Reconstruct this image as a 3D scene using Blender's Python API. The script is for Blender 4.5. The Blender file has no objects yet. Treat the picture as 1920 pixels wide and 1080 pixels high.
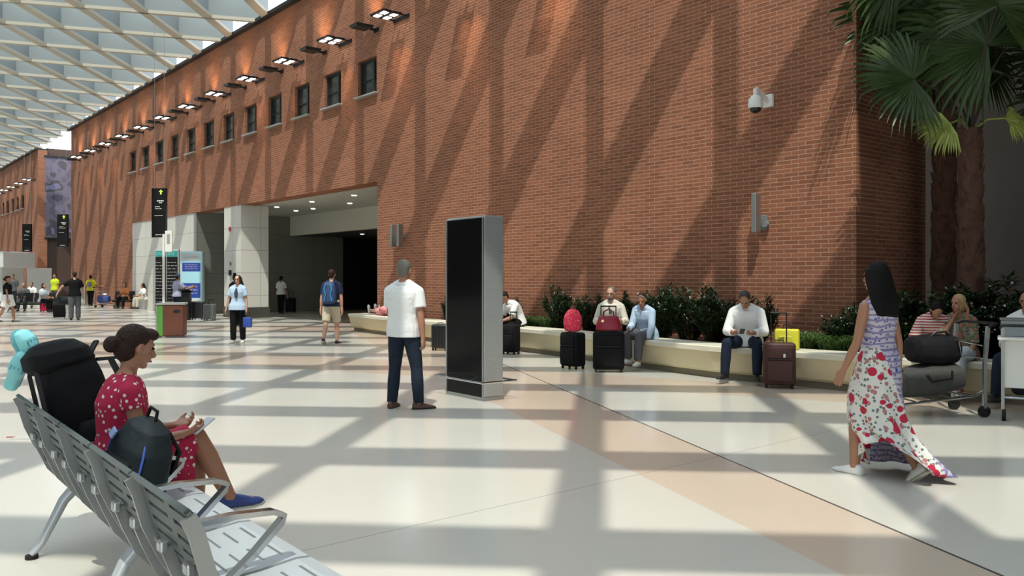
import bpy, bmesh, math, random
import numpy as np
from mathutils import Vector, Matrix, Euler
random.seed(7)
C = bpy.context.scene.collection
R = math.radians
PI = math.pi

# ------------------------------------------------------------ camera, light, exposure
F, H, HY = 1575.0, 1.57, 520.0        # focal length in pixels, eye height, horizon row
cam_d = bpy.data.cameras.new('camera'); cam = bpy.data.objects.new('camera', cam_d); C.objects.link(cam)
cam_d.sensor_width = 36; cam_d.lens = 36 * F / 1920; cam_d.shift_y = -20 / 1920
cam_d.clip_start = 0.05; cam_d.clip_end = 500
cam.location = (0, 0, H); cam.rotation_euler = (PI / 2, 0, 0)
bpy.context.scene.camera = cam

world = bpy.data.worlds.new('sky'); bpy.context.scene.world = world; world.use_nodes = True
wn = world.node_tree.nodes; bg = wn['Background']
bg.inputs[0].default_value = (0.86, 0.94, 1.0, 1); bg.inputs[1].default_value = 3.1

SH = (0.525 * 0.107, 0.525 * 0.994)    # horizontal run of a sun ray per metre of fall
sun_d = bpy.data.lights.new('sun', 'SUN'); sun = bpy.data.objects.new('sun', sun_d); C.objects.link(sun)
sun.rotation_euler = Vector((SH[0], SH[1], -1)).to_track_quat('-Z', 'Y').to_euler()
sun.location = (-5, -20, 40)
sun_d.energy = 4.5; sun_d.angle = R(0.55); sun_d.color = (1.0, 0.92, 0.80)

vs = bpy.context.scene.view_settings
vs.view_transform = 'Standard'; vs.look = 'None'; vs.exposure = 0.12; vs.gamma = 1.0; vs.use_curve_mapping = False

# ------------------------------------------------------------ helpers
def gp(px, py, z=0.0):
    Y = (H - z) * F / (py - HY); return Vector(((px - 960) / F * Y, Y, z))
def at(px, py, Y):
    return Vector(((px - 960) / F * Y, Y, H - (py - HY) * Y / F))

WN = Vector((0.7688, 0.6394, 0)); WD = Vector((-0.6394, 0.7688, 0)); D = 12.5
def wl(s, d, z=0.0):                   # s along the brick wall, d behind its face
    v = WN * (D + d) + WD * s; v.z = z; return v
WM = Matrix(((WD.x, -WN.x, 0, WN.x * D), (WD.y, -WN.y, 0, WN.y * D), (0, 0, 1, 0), (0, 0, 0, 1)))  # local x = s, local y = towards the hall
WANG = math.atan2(WD.y, WD.x)

def S(r, g, b):                        # sRGB 0..255 to linear
    f = lambda c: (c / 255 / 12.92) if c / 255 <= 0.04045 else ((c / 255 + 0.055) / 1.055) ** 2.4
    return (f(r), f(g), f(b), 1)

MATS = {}
def mat(name, col=(0.5, 0.5, 0.5, 1), rough=0.6, metal=0.0, bump=0.0, bscale=40.0, var=0.0, vscale=8.0, spec=0.5, coat=0.0, emit=None, estr=0.0):
    if name in MATS: return MATS[name]
    m = bpy.data.materials.new(name); m.use_nodes = True; MATS[name] = m
    nt = m.node_tree; N = nt.nodes; L = nt.links; b = N['Principled BSDF']
    b.inputs['Base Color'].default_value = col; b.inputs['Roughness'].default_value = rough
    b.inputs['Metallic'].default_value = metal; b.inputs['Specular IOR Level'].default_value = spec
    b.inputs['Coat Weight'].default_value = coat; m.diffuse_color = col
    if emit: b.inputs['Emission Color'].default_value = emit; b.inputs['Emission Strength'].default_value = estr
    if bump or var:
        tc = N.new('ShaderNodeTexCoord')
    if var:
        nz = N.new('ShaderNodeTexNoise'); nz.inputs['Scale'].default_value = vscale; nz.inputs['Detail'].default_value = 4
        L.new(tc.outputs['Object'], nz.inputs['Vector'])
        mx = N.new('ShaderNodeMix'); mx.data_type = 'RGBA'
        mx.inputs[6].default_value = tuple(c * (1 - var) for c in col[:3]) + (1,)
        mx.inputs[7].default_value = tuple(min(1, c * (1 + var)) for c in col[:3]) + (1,)
        L.new(nz.outputs[0], mx.inputs[0]); L.new(mx.outputs[2], b.inputs['Base Color'])
    if bump:
        n2 = N.new('ShaderNodeTexNoise'); n2.inputs['Scale'].default_value = bscale; n2.inputs['Detail'].default_value = 3
        L.new(tc.outputs['Object'], n2.inputs['Vector'])
        bp = N.new('ShaderNodeBump'); bp.inputs['Strength'].default_value = bump; bp.inputs['Distance'].default_value = 0.02
        L.new(n2.outputs[0], bp.inputs['Height']); L.new(bp.outputs[0], b.inputs['Normal'])
    return m

class MB:
    """collects shapes into one mesh"""
    def __init__(self): self.b = bmesh.new()
    def poly(self, pts, faces):
        vs_ = [self.b.verts.new(Vector(p)) for p in pts]
        for f in faces:
            try: self.b.faces.new([vs_[i] for i in f])
            except ValueError: pass
        return vs_
    def box(self, c, s, M=None, bev=0.0, seg=2):
        m = Matrix.Translation(Vector(c)) @ (M if M else Matrix.Identity(4)) @ Matrix.Diagonal((s[0], s[1], s[2], 1))
        r = bmesh.ops.create_cube(self.b, size=1.0, matrix=m)
        if bev:
            es = {e for v in r['verts'] for e in v.link_edges}
            bmesh.ops.bevel(self.b, geom=list(es), offset=bev, segments=seg, affect='EDGES', profile=0.5)
        return self
    def hexa(self, p):                 # 8 corners: bottom 4 then top 4
        self.poly(p, [(3, 2, 1, 0), (4, 5, 6, 7), (0, 1, 5, 4), (1, 2, 6, 5), (2, 3, 7, 6), (3, 0, 4, 7)]); return self
    def prism(self, poly, z0, z1):
        n = len(poly); pts = [(p[0], p[1], z0) for p in poly] + [(p[0], p[1], z1) for p in poly]
        self.poly(pts, [tuple(range(n - 1, -1, -1)), tuple(range(n, 2 * n))] + [(i, (i + 1) % n, n + (i + 1) % n, n + i) for i in range(n)]); return self
    def ext(self, poly, vec):          # planar 3D polygon swept along vec
        n = len(poly); v = Vector(vec); pts = [Vector(p) for p in poly] + [Vector(p) + v for p in poly]
        self.poly(pts, [tuple(range(n - 1, -1, -1)), tuple(range(n, 2 * n))] + [(i, (i + 1) % n, n + (i + 1) % n, n + i) for i in range(n)]); return self
    def ring_loft(self, rings, cap=True, close=False):
        n = len(rings[0]); V = [[self.b.verts.new(Vector(p)) for p in r] for r in rings]
        m = len(V)
        for k in range(m if close else m - 1):
            for i in range(n):
                try: self.b.faces.new((V[k][i], V[k][(i + 1) % n], V[(k + 1) % m][(i + 1) % n], V[(k + 1) % m][i]))
                except ValueError: pass
        if cap and not close:
            self.b.faces.new(V[0][::-1]); self.b.faces.new(V[-1])
        return self
    def tube(self, pts, r, n=10, close=False, sq=None):
        P = [Vector(p) for p in pts]; m = len(P); rr = r if isinstance(r, (list, tuple)) else [r] * m
        rings = []; up = None
        for i in range(m):
            a = P[(i - 1) % m] if (i or close) else P[i]; c = P[(i + 1) % m] if (i < m - 1 or close) else P[i]
            t = (c - a).normalized()
            if up is None:
                up = Vector((0, 0, 1)) if abs(t.z) < 0.9 else Vector((1, 0, 0))
            x = t.cross(up)
            if x.length < 1e-5: x = t.orthogonal()
            x.normalize(); y = x.cross(t).normalized(); up = y
            if sq: rings.append([P[i] + x * sq[0] * sx + y * sq[1] * sy for sx, sy in ((-1, -1), (1, -1), (1, 1), (-1, 1))])
            else: rings.append([P[i] + (x * math.cos(2 * PI * k / n) + y * math.sin(2 * PI * k / n)) * rr[i] for k in range(n)])
        return self.ring_loft(rings, close=close)
    def cyl(self, p0, p1, r0, r1=None, n=16):
        return self.tube([p0, p1], [r0, r0 if r1 is None else r1], n)
    def ball(self, c, r, M=None, u=16, v=10):
        rx, ry, rz = r if isinstance(r, (list, tuple)) else (r, r, r)
        m = Matrix.Translation(Vector(c)) @ (M if M else Matrix.Identity(4)) @ Matrix.Diagonal((rx, ry, rz, 1))
        bmesh.ops.create_uvsphere(self.b, u_segments=u, v_segments=v, radius=1, matrix=m); return self
    def build(self, name, m, parent=None, smooth=False, loc=None, M=None, **tags):
        bmesh.ops.recalc_face_normals(self.b, faces=self.b.faces[:])
        me = bpy.data.meshes.new(name); self.b.to_mesh(me); self.b.free()
        o = bpy.data.objects.new(name, me); C.objects.link(o)
        if m: me.materials.append(m)
        if smooth:
            for p in me.polygons: p.use_smooth = True
            try: me.set_sharp_from_angle(angle=R(40))
            except Exception: pass
        if M is not None: o.matrix_world = M
        if loc is not None: o.location = loc
        if parent: o.parent = parent
        for k, v in tags.items(): o[k] = v
        return o

def tag(o, label=None, cat=None, group=None):
    if label: o['label'] = label
    if cat: o['category'] = cat
    if group: o['group'] = group
    return o
def thing(name, label, cat, loc=(0, 0, 0), rz=0.0, group=None):
    o = bpy.data.objects.new(name, None); o.empty_display_size = 0.1; C.objects.link(o)
    o.location = loc; o.rotation_euler = (0, 0, rz); return tag(o, label, cat, group)
def kids(o): return [c for c in bpy.data.objects if c.parent == o]
def dup(o, loc=None, rz=None, label=None, group=None, parent=None, sc=None):
    c = o.copy(); C.objects.link(c)
    if parent: c.parent = parent
    if loc is not None: c.location = loc
    if rz is not None: c.rotation_euler = (0, 0, rz)
    if sc is not None: c.scale = (sc, sc, sc)
    if label: c['label'] = label
    if group: c['group'] = group
    for k in kids(o): dup(k, parent=c)
    return c
def rot_to(v, up='Z'):
    return Vector(v).to_track_quat(up, 'Y').to_matrix().to_4x4()

# ------------------------------------------------------------ shared materials
M_STEEL = mat('brushed steel', S(175, 178, 178), 0.35, 0.9)
M_CHROME = mat('polished chrome', S(200, 202, 204), 0.15, 1.0)
M_DARKMETAL = mat('dark metal', S(40, 42, 44), 0.45, 0.6)
M_BLACK = mat('black plastic', S(18, 18, 19), 0.4)
M_RUBBER = mat('black rubber', S(15, 15, 15), 0.8)
M_WHITE = mat('white paint', S(225, 225, 220), 0.5)
M_GREY = mat('grey paint', S(120, 122, 122), 0.5)

def brick_mat(name, side=False):
    m = bpy.data.materials.new(name); m.use_nodes = True
    nt = m.node_tree; N = nt.nodes; L = nt.links; b = N['Principled BSDF']; b.inputs['Roughness'].default_value = 0.85
    b.inputs['Specular IOR Level'].default_value = 0.25
    tc = N.new('ShaderNodeTexCoord'); sp = N.new('ShaderNodeSeparateXYZ'); cb = N.new('ShaderNodeCombineXYZ')
    L.new(tc.outputs['Object'], sp.inputs[0]); L.new(sp.outputs[0], cb.inputs[0]); L.new(sp.outputs[2], cb.inputs[1])
    br = N.new('ShaderNodeTexBrick'); L.new(cb.outputs[0], br.inputs['Vector'])
    br.inputs['Scale'].default_value = 1.0; br.inputs['Brick Width'].default_value = 0.268; br.inputs['Row Height'].default_value = 0.0705
    br.inputs['Mortar Size'].default_value = 0.0065; br.inputs['Mortar Smooth'].default_value = 0.3; br.offset = 0.5
    br.inputs['Color1'].default_value = (0.285, 0.112, 0.060, 1); br.inputs['Color2'].default_value = (0.200, 0.078, 0.042, 1)
    br.inputs['Mortar'].default_value = (0.40, 0.265, 0.20, 1); br.inputs['Bias'].default_value = -0.1
    nz = N.new('ShaderNodeTexNoise'); nz.inputs['Scale'].default_value = 0.35; nz.inputs['Detail'].default_value = 5
    L.new(cb.outputs[0], nz.inputs['Vector'])
    mx = N.new('ShaderNodeMix'); mx.data_type = 'RGBA'; mx.blend_type = 'MULTIPLY'; mx.inputs[0].default_value = 0.4
    L.new(br.outputs['Color'], mx.inputs[6])
    cr = N.new('ShaderNodeValToRGB'); cr.color_ramp.elements[0].position = 0.35; cr.color_ramp.elements[1].position = 0.7
    cr.color_ramp.elements[0].color = (0.72, 0.68, 0.66, 1); cr.color_ramp.elements[1].color = (1.15, 1.08, 1.05, 1)
    L.new(nz.outputs[0], cr.inputs[0]); L.new(cr.outputs[0], mx.inputs[7]); L.new(mx.outputs[2], b.inputs['Base Color'])
    bp = N.new('ShaderNodeBump'); bp.inputs['Strength'].default_value = 0.5; bp.inputs['Distance'].default_value = 0.008; bp.invert = True
    L.new(br.outputs['Fac'], bp.inputs['Height']); L.new(bp.outputs[0], b.inputs['Normal'])
    return m
M_BRICK = brick_mat('red brick')

# ------------------------------------------------------------ floor
def floor_mat():
    m = bpy.data.materials.new('polished terrazzo'); m.use_nodes = True
    nt = m.node_tree; N = nt.nodes; L = nt.links; b = N['Principled BSDF']
    geo = N.new('ShaderNodeNewGeometry'); sp = N.new('ShaderNodeSeparateXYZ'); L.new(geo.outputs['Position'], sp.inputs[0])
    def mth(op, a, c=None, clamp=False):
        n = N.new('ShaderNodeMath'); n.operation = op; n.use_clamp = clamp
        for i, v in enumerate((a, c)):
            if v is None: continue
            if isinstance(v, (int, float)): n.inputs[i].default_value = v
            else: L.new(v, n.inputs[i])
        return n.outputs[0]
    def line(p, q):                    # signed distance from the line p-q, positive on its left
        p = Vector(p[:2]); q = Vector(q[:2]); d = (q - p).normalized(); nn = Vector((-d.y, d.x))
        return mth('SUBTRACT', mth('ADD', mth('MULTIPLY', sp.outputs[0], nn.x), mth('MULTIPLY', sp.outputs[1], nn.y)), nn.dot(p))
    def rev(p, q): return line(q, p)
    def step(d): return mth('MULTIPLY_ADD', d, 200.0, True) if False else mth('GREATER_THAN', d, 0.0)
    def band(a, c): return mth('MULTIPLY', step(a), step(c))
    j1 = (gp(960, 690), gp(1880, 1080)); e1 = (gp(949, 767), gp(1557, 1067))
    strips = [band(rev(*j1), line(*e1))]
    # further slabs of the same tinted terrazzo towards the left of the hall
    strips.append(band(line(gp(180, 668), gp(700, 700)), rev(gp(180, 640), gp(760, 678))))
    strips.append(band(line(gp(0, 616), gp(560, 622)), rev(gp(0, 606), gp(600, 610))))
    f = strips[0]
    for s_ in strips[1:]: f = mth('MAXIMUM', f, s_)
    # the right hand edge of the strip by the kiosk ends against its joint
    nz = N.new('ShaderNodeTexNoise'); nz.inputs['Scale'].default_value = 0.5; nz.inputs['Detail'].default_value = 6
    L.new(geo.outputs['Position'], nz.inputs['Vector'])
    n3 = N.new('ShaderNodeTexNoise'); n3.inputs['Scale'].default_value = 90; L.new(geo.outputs['Position'], n3.inputs['Vector'])
    base = N.new('ShaderNodeMix'); base.data_type = 'RGBA'; L.new(f, base.inputs[0])
    base.inputs[6].default_value = (0.575, 0.548, 0.490, 1); base.inputs[7].default_value = (0.56, 0.455, 0.365, 1)
    v = N.new('ShaderNodeMix'); v.data_type = 'RGBA'; v.blend_type = 'MULTIPLY'; v.inputs[0].default_value = 1
    g = mth('ADD', mth('MULTIPLY', nz.outputs[0], 0.10), mth('ADD', mth('MULTIPLY', n3.outputs[0], 0.06), 0.92))
    L.new(base.outputs[2], v.inputs[6]); L.new(g, v.inputs[7])
    # joints
    jl = [(line(*j1), 0.012, 1.0), (line(gp(580, 1030), gp(1350, 855)), 0.005, 0.45), ]
    dark = None
    for d, w, k in jl:
        e = mth('MULTIPLY', mth('LESS_THAN', mth('ABSOLUTE', d), w), k); dark = e if dark is None else mth('MAXIMUM', dark, e)
    jm = N.new('ShaderNodeMix'); jm.data_type = 'RGBA'; L.new(dark, jm.inputs[0]); L.new(v.outputs[2], jm.inputs[6]); jm.inputs[7].default_value = (0.10, 0.09, 0.08, 1)
    L.new(jm.outputs[2], b.inputs['Base Color'])
    rr = mth('ADD', mth('MULTIPLY', nz.outputs[0], 0.12), 0.12); L.new(rr, b.inputs['Roughness'])
    b.inputs['Specular IOR Level'].default_value = 0.55
    return m
fl = MB(); fl.poly([(-110, -30, 0), (35, -30, 0), (35, 130, 0), (-110, 130, 0)], [(0, 1, 2, 3)]); fl.build('floor', floor_mat(), kind='structure')

# ------------------------------------------------------------ brick walls
ZT = 10.8                              # top of the brick wall
def s_of(px): return D * (2664.0 / (px + 350) - 0.8317)
SC = s_of(1605)                        # the corner by the palms
S1, S2 = s_of(707), s_of(247)          # the wide opening
ZO = 4.33
win_px = [690, 623, 566, 514, 470, 429, 388, 356, 325, 298, 274, 250]
W_Z0, W_Z1, W_W = 6.92, 7.98, 1.08
t0, t1 = 1 / 1056.0, 1 / 624.0
WINS = []                              # near edge s of each window
for i in range(12):
    s_a = D * (2664.0 * (t0 + i * 0.0000642) - 0.8317); WINS.append((s_a, s_a + W_W))
SE = s_of(133)                         # far end of the long wall

def holed_wall(b, s0, s1, z0, z1, th, holes):
    """a wall slab with rectangular holes (s0,s1,z0,z1), face on local y = 0"""
    xs = sorted({s0, s1} | {h[0] for h in holes} | {h[1] for h in holes}); zs = sorted({z0, z1} | {h[2] for h in holes} | {h[3] for h in holes})
    def hole(x, z): return any(h[0] < x < h[1] and h[2] < z < h[3] for h in holes)
    V = {}
    def v(x, y, z):
        k = (round(x, 5), round(y, 5), round(z, 5))
        if k not in V: V[k] = b.verts.new(k)
        return V[k]
    solid = lambda i, j: 0 <= i < len(xs) - 1 and 0 <= j < len(zs) - 1 and not hole((xs[i] + xs[i + 1]) / 2, (zs[j] + zs[j + 1]) / 2)
    for i in range(len(xs) - 1):
        for j in range(len(zs) - 1):
            if not solid(i, j): continue
            a, c, e, f = xs[i], xs[i + 1], zs[j], zs[j + 1]
            b.faces.new((v(a, 0, e), v(c, 0, e), v(c, 0, f), v(a, 0, f)))
            b.faces.new((v(a, -th, f), v(c, -th, f), v(c, -th, e), v(a, -th, e)))
            if not solid(i - 1, j): b.faces.new((v(a, 0, f), v(a, -th, f), v(a, -th, e), v(a, 0, e)))
            if not solid(i + 1, j): b.faces.new((v(c, 0, e), v(c, -th, e), v(c, -th, f), v(c, 0, f)))
            if not solid(i, j - 1): b.faces.new((v(a, 0, e), v(a, -th, e), v(c, -th, e), v(c, 0, e)))
            if not solid(i, j + 1): b.faces.new((v(c, 0, f), v(c, -th, f), v(a, -th, f), v(a, 0, f)))
w = MB(); holed_wall(w.b, SC, SE, 0, ZT, 0.6, [(S1, S2, -1, ZO)] + [(a, c, W_Z0, W_Z1) for a, c in WINS])
# the opening reaches the floor: clip below zero is not needed, the hole starts at the floor
for v_ in list(w.b.verts):
    if v_.co.z < 0: v_.co.z = 0
w.build('wall_right', M_BRICK, M=WM, kind='structure')
SF0, SF1 = s_of(71), 150.0
w = MB(); holed_wall(w.b, SF0, SF1, 0, ZT, 0.6, [(SF0 + 3 + 2.19 * i, SF0 + 3 + 2.19 * i + W_W, W_Z0, W_Z1) for i in range(1, 9)])
w.build('wall_back_left', M_BRICK, M=WM, kind='structure')
# return of the brick wall by the palms: local x along the wall normal
RM = Matrix(((WN.x, WD.x, 0, wl(SC, 0).x), (WN.y, WD.y, 0, wl(SC, 0).y), (0, 0, 1, 0), (0, 0, 0, 1)))
w = MB(); w.box((1.49, 0.3, ZT / 2), (1.78, 0.6, ZT)); w.build('wall_return_right', M_BRICK, M=RM, kind='structure')
# coping along the top
w = MB(); w.box(((SC + SE) / 2, -0.2, ZT + 0.06), (SE - SC, 0.85, 0.12)); w.box(((SF0 + SF1) / 2, -0.2, ZT + 0.06), (SF1 - SF0, 0.85, 0.12))
w.build('trim_1', M_DARKMETAL, M=WM, kind='structure')
# pale wall behind the palms
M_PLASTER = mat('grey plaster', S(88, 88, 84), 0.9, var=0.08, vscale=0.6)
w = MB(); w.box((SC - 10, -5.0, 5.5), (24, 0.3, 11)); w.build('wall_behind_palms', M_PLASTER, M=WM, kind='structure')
# recess between the two brick walls, further left
w = MB(); w.box(((SE + SF0) / 2, -6.0, 5.5), (SF0 - SE + 8, 0.3, 11)); w.box((SE - 0.3, -3.3, 5.5), (0.5, 5.5, 11)); w.box((SF0 + 0.4, -3.3, 5.5), (0.5, 5.4, 11))
w.build('wall_recess', mat('dark brown cladding', S(70, 52, 44), 0.8), M=WM, kind='structure')

# ------------------------------------------------------------ roof: a deep egg-crate grid under glass
G = 0.118
def zr(x, y): return ZT + G * (D - WN.x * x - WN.y * y)
def clip_line(p, d, n0, n1, s0, s1):
    lo, hi = -1e9, 1e9
    for ax, a, c in ((WN, n0, n1), (WD, s0, s1)):
        q = p.x * ax.x + p.y * ax.y; k = d.x * ax.x + d.y * ax.y
        u, v = sorted(((a - q) / k, (c - q) / k)); lo, hi = max(lo, u), min(hi, v)
    return (p + d * lo, p + d * hi) if hi - lo > 0.3 else None
N0, N1, RS0, RS1 = -24.0, D - 0.02, -26.0, 125.0
DEPTH = 1.25
M_ROOF = mat('grey white roof steel', S(172, 166, 152), 0.55)
M_BLADE = mat('pale blue grey roof panel', S(124, 131, 132), 0.6)
ch = MB(); bl = MB()
def member(p, q, cw):
    d = (q - p).normalized(); n_ = Vector((-d.y, d.x, 0))
    for hw, za, zb, tgt in ((cw / 2, 0, 0.12, ch), (0.02, 0.10, DEPTH, bl)):
        c4 = [p + n_ * hw, q + n_ * hw, q - n_ * hw, p - n_ * hw]
        tgt.hexa([(c.x, c.y, zr(c.x, c.y) + za) for c in c4] + [(c.x, c.y, zr(c.x, c.y) + zb) for c in c4])
AY0, BX0 = 0.54, -0.168
for k in range(-20, 60):
    r = clip_line(Vector((0, AY0 + 2.47 * k, 0)), Vector((1, -0.030, 0)), N0, N1, RS0, RS1)
    if r: member(r[0], r[1], 0.16)
for k in range(-60, 20):
    r = clip_line(Vector((BX0 + 2.36 * k, 0, 0)), Vector((0.108, 1, 0)), N0, N1, RS0, RS1)
    if r: member(r[0], r[1], 0.38)
ch.build('ceiling', M_ROOF, kind='structure'); bl.build('ceiling_panels', M_BLADE, kind='structure')
# glass over the grid
def glass_mat(name, tint=(0.93, 0.96, 0.97, 1), refl=0.06):
    m = bpy.data.materials.new(name); m.use_nodes = True; N = m.node_tree.nodes; L = m.node_tree.links; N.clear()
    o = N.new('ShaderNodeOutputMaterial'); t = N.new('ShaderNodeBsdfTransparent'); g = N.new('ShaderNodeBsdfGlossy'); x = N.new('ShaderNodeMixShader')
    t.inputs[0].default_value = tint; g.inputs['Roughness'].default_value = 0.05; x.inputs[0].default_value = refl
    L.new(t.outputs[0], x.inputs[1]); L.new(g.outputs[0], x.inputs[2]); L.new(x.outputs[0], o.inputs[0]); return m
M_ROOFGLASS = glass_mat('clear roof glass')
gl = MB(); c4 = [WN * a + WD * s_ for a, s_ in ((N0, RS0), (N1, RS0), (N1, RS1), (N0, RS1))]
gl.hexa([(c.x, c.y, zr(c.x, c.y) + DEPTH + 0.02) for c in c4] + [(c.x, c.y, zr(c.x, c.y) + DEPTH + 0.04) for c in c4])
gl.build('ceiling_glass', M_ROOFGLASS, kind='structure')
# unseen solid roof added over the planted recess and beyond to block light
M_SHADESLAB = mat('dark shade slab', S(70, 70, 68), 0.8)
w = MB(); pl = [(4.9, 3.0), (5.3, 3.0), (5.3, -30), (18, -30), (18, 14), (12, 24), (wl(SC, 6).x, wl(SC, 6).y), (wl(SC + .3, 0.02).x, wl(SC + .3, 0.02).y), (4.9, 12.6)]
w.prism(pl, 12.9, 13.1); w.build('ceiling_shade_slab', M_SHADESLAB, kind='structure')
w = MB(); w.box((15.5, -4, 6.4), (.3, 52, 12.8)); w.build('wall_shade_screen', mat('dark light blocking wall', S(60, 58, 55), .8), kind='structure')  # unseen wall added on the right to keep sky light off the brick return
# opposite side of the hall, out of the picture
w = MB(); p, q = WN * N0 + WD * RS0, WN * N0 + WD * RS1
w.hexa([(p.x, p.y, 0), (q.x, q.y, 0), (q.x - .3, q.y - .3, 0), (p.x - .3, p.y - .3, 0), (p.x, p.y, 15), (q.x, q.y, 15), (q.x - .3, q.y - .3, 15), (p.x - .3, p.y - .3, 15)])
w.build('wall_left', mat('off white wall', S(120, 118, 112), 0.8), kind='structure')
w = MB(); w.box(((RS1), 8, 6), (0.4, 46, 13)); w.build('wall_far', MATS['off white wall'], M=WM, kind='structure')
# ------------------------------------------------------------ upper windows of the brick wall
M_FRAME = mat('window frame', S(48, 52, 52), 0.5, 0.3)
M_SILL = mat('pale metal sill', S(168, 172, 170), 0.45, 0.4)
M_PANE = mat('dark window glass', S(46, 54, 56), 0.06, spec=0.8)
def upper_window(n, s0, d=0.0):
    root = bpy.data.objects.new('window_%d' % n, None); C.objects.link(root); root['kind'] = 'structure'
    root.matrix_world = WM @ Matrix.Translation((s0, 0, W_Z0)); w, h = W_W, W_Z1 - W_Z0
    f = MB(); t = 0.07
    for c, s_ in (((w / 2, -.13, t / 2), (w, .08, t)), ((w / 2, -.13, h - t / 2), (w, .08, t)), ((t / 2, -.13, h / 2), (t, .08, h)), ((w - t / 2, -.13, h / 2), (t, .08, h)), ((w * .30, -.13, h / 2), (.09, .09, h)), ((w * .65, -.13, h * .44), (w * .66, .05, .03))):
        f.box(c, s_)
    f.build('frame', M_FRAME, root)
    p_ = MB(); p_.box((w / 2, -.16, h / 2), (w - .06, .02, h - .06)); p_.build('pane', M_PANE, root)
    sl = MB(); sl.box((w / 2, -.02, -.025), (w + .16, .28, .05), bev=.01); sl.build('sill', M_SILL, root)
for i, (a, c) in enumerate(WINS): upper_window(i + 1, a)
for i in range(1, 9): upper_window(12 + i, SF0 + 3 + 2.19 * i)

# ------------------------------------------------------------ passage behind the wide opening
M_TILE = None
def panel_mat(name, col, gap, w, h, rough=0.45, mix=0.15):
    m = bpy.data.materials.new(name); m.use_nodes = True
    nt = m.node_tree; N = nt.nodes; L = nt.links; b = N['Principled BSDF']; b.inputs['Roughness'].default_value = rough
    tc = N.new('ShaderNodeTexCoord'); sp = N.new('ShaderNodeSeparateXYZ'); cb = N.new('ShaderNodeCombineXYZ'); ad = N.new('ShaderNodeMath'); ad.operation = 'ADD'
    L.new(tc.outputs['Object'], sp.inputs[0]); L.new(sp.outputs[0], ad.inputs[0]); L.new(sp.outputs[1], ad.inputs[1]); L.new(ad.outputs[0], cb.inputs[0]); L.new(sp.outputs[2], cb.inputs[1])
    br = N.new('ShaderNodeTexBrick'); L.new(cb.outputs[0], br.inputs['Vector']); br.offset = 0.0
    br.inputs['Scale'].default_value = 1; br.inputs['Brick Width'].default_value = w; br.inputs['Row Height'].default_value = h; br.inputs['Mortar Size'].default_value = 0.008
    br.inputs['Color1'].default_value = col; br.inputs['Color2'].default_value = tuple(c * (1 - mix) for c in col[:3]) + (1,); br.inputs['Mortar'].default_value = gap
    L.new(br.outputs['Color'], b.inputs['Base Color']); return m
M_CLAD = panel_mat('white stone cladding', (0.62, 0.61, 0.56, 1), (0.25, 0.25, 0.23, 1), 1.6, 0.87, mix=0.05)
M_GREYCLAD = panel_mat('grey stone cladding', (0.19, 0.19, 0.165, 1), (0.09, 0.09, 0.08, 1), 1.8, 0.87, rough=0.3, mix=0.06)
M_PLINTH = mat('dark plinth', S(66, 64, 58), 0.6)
M_PASSAGEDARK = mat('black for unlit passage', S(16, 16, 17), 0.5)  # black colour stands in for the unlit depth of the passage
def ws(b, s0, s1, d0, d1, z0, z1): b.box(((s0 + s1) / 2, -(d0 + d1) / 2, (z0 + z1) / 2), (s1 - s0, d1 - d0, z1 - z0))
b_ = MB(); ws(b_, 31.2, 32.9, 0.02, 1.12, 0.42, ZO); pier = b_.build('wall_pier', M_CLAD, M=WM, kind='structure')
b_ = MB(); ws(b_, 31.15, 32.95, 0.0, 1.16, 0, 0.42); b_.build('trim_2', M_PLINTH, M=WM, kind='structure')
b_ = MB(); ws(b_, 36.4, S2 + .6, 0.03, 0.35, 0, ZO); b_.build('wall_white_panel', M_CLAD, M=WM, kind='structure')
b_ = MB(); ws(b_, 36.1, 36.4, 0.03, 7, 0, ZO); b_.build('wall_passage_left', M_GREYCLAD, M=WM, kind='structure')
b_ = MB(); ws(b_, 36.1, 36.4, 7, 24, 0, ZO); b_.build('wall_passage_deep', M_PASSAGEDARK, M=WM, kind='structure')
b_ = MB(); ws(b_, S1 - 7, 40, 24, 24.3, 0, ZO); b_.build('wall_passage_end', M_PASSAGEDARK, M=WM, kind='structure')
b_ = MB(); ws(b_, S1 - .35, S1 - .02, 0.6, 5, 0, ZO); ws(b_, S1 - 7, S1 - 6.7, 4.6, 24, 0, ZO); ws(b_, S1 - 7, S1, 4.4, 4.6, 0, ZO); b_.build('wall_passage_right', M_PASSAGEDARK, M=WM, kind='structure')
b_ = MB(); ws(b_, S1 - .4, S2 + .5, 0.6, 4.4, ZO + .02, ZO + .25); b_.build('ceiling_passage', mat('passage ceiling', S(178, 178, 166), 0.7), M=WM, kind='structure')
b_ = MB(); ws(b_, S1 - .4, 36.1, 4.3, 4.6, 3.48, ZO + .2); b_.build('ceiling_bulkhead', mat('bulkhead', S(196, 194, 182), 0.7), M=WM, kind='structure')
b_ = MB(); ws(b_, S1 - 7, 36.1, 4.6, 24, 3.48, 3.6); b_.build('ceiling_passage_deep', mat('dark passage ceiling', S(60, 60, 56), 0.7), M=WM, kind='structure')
M_LENS = mat('lit lamp lens', (1, 0.95, 0.85, 1), 0.4, emit=(1, 0.93, 0.8, 1), estr=9)
def downlight(s, d, z, lab, warm=True, k=0):
    t = thing('ceiling_downlight', lab, 'ceiling light', wl(s, d, z), WANG)
    a = MB(); a.cyl((0, 0, -.025), (0, 0, 0), .11, n=20); a.build('trim_ring', M_WHITE, t)
    a = MB(); a.cyl((0, 0, -.035), (0, 0, -.026), .085, n=20); a.build('lens', M_LENS, t)
    return t
def hit(px, py, z):                     # where the sight line through a pixel meets height z
    Y = (H - z) * F / (py - HY); p = Vector(((px - 960) / F * Y, Y, 0)); return p.dot(WD), p.dot(WN) - D
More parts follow.
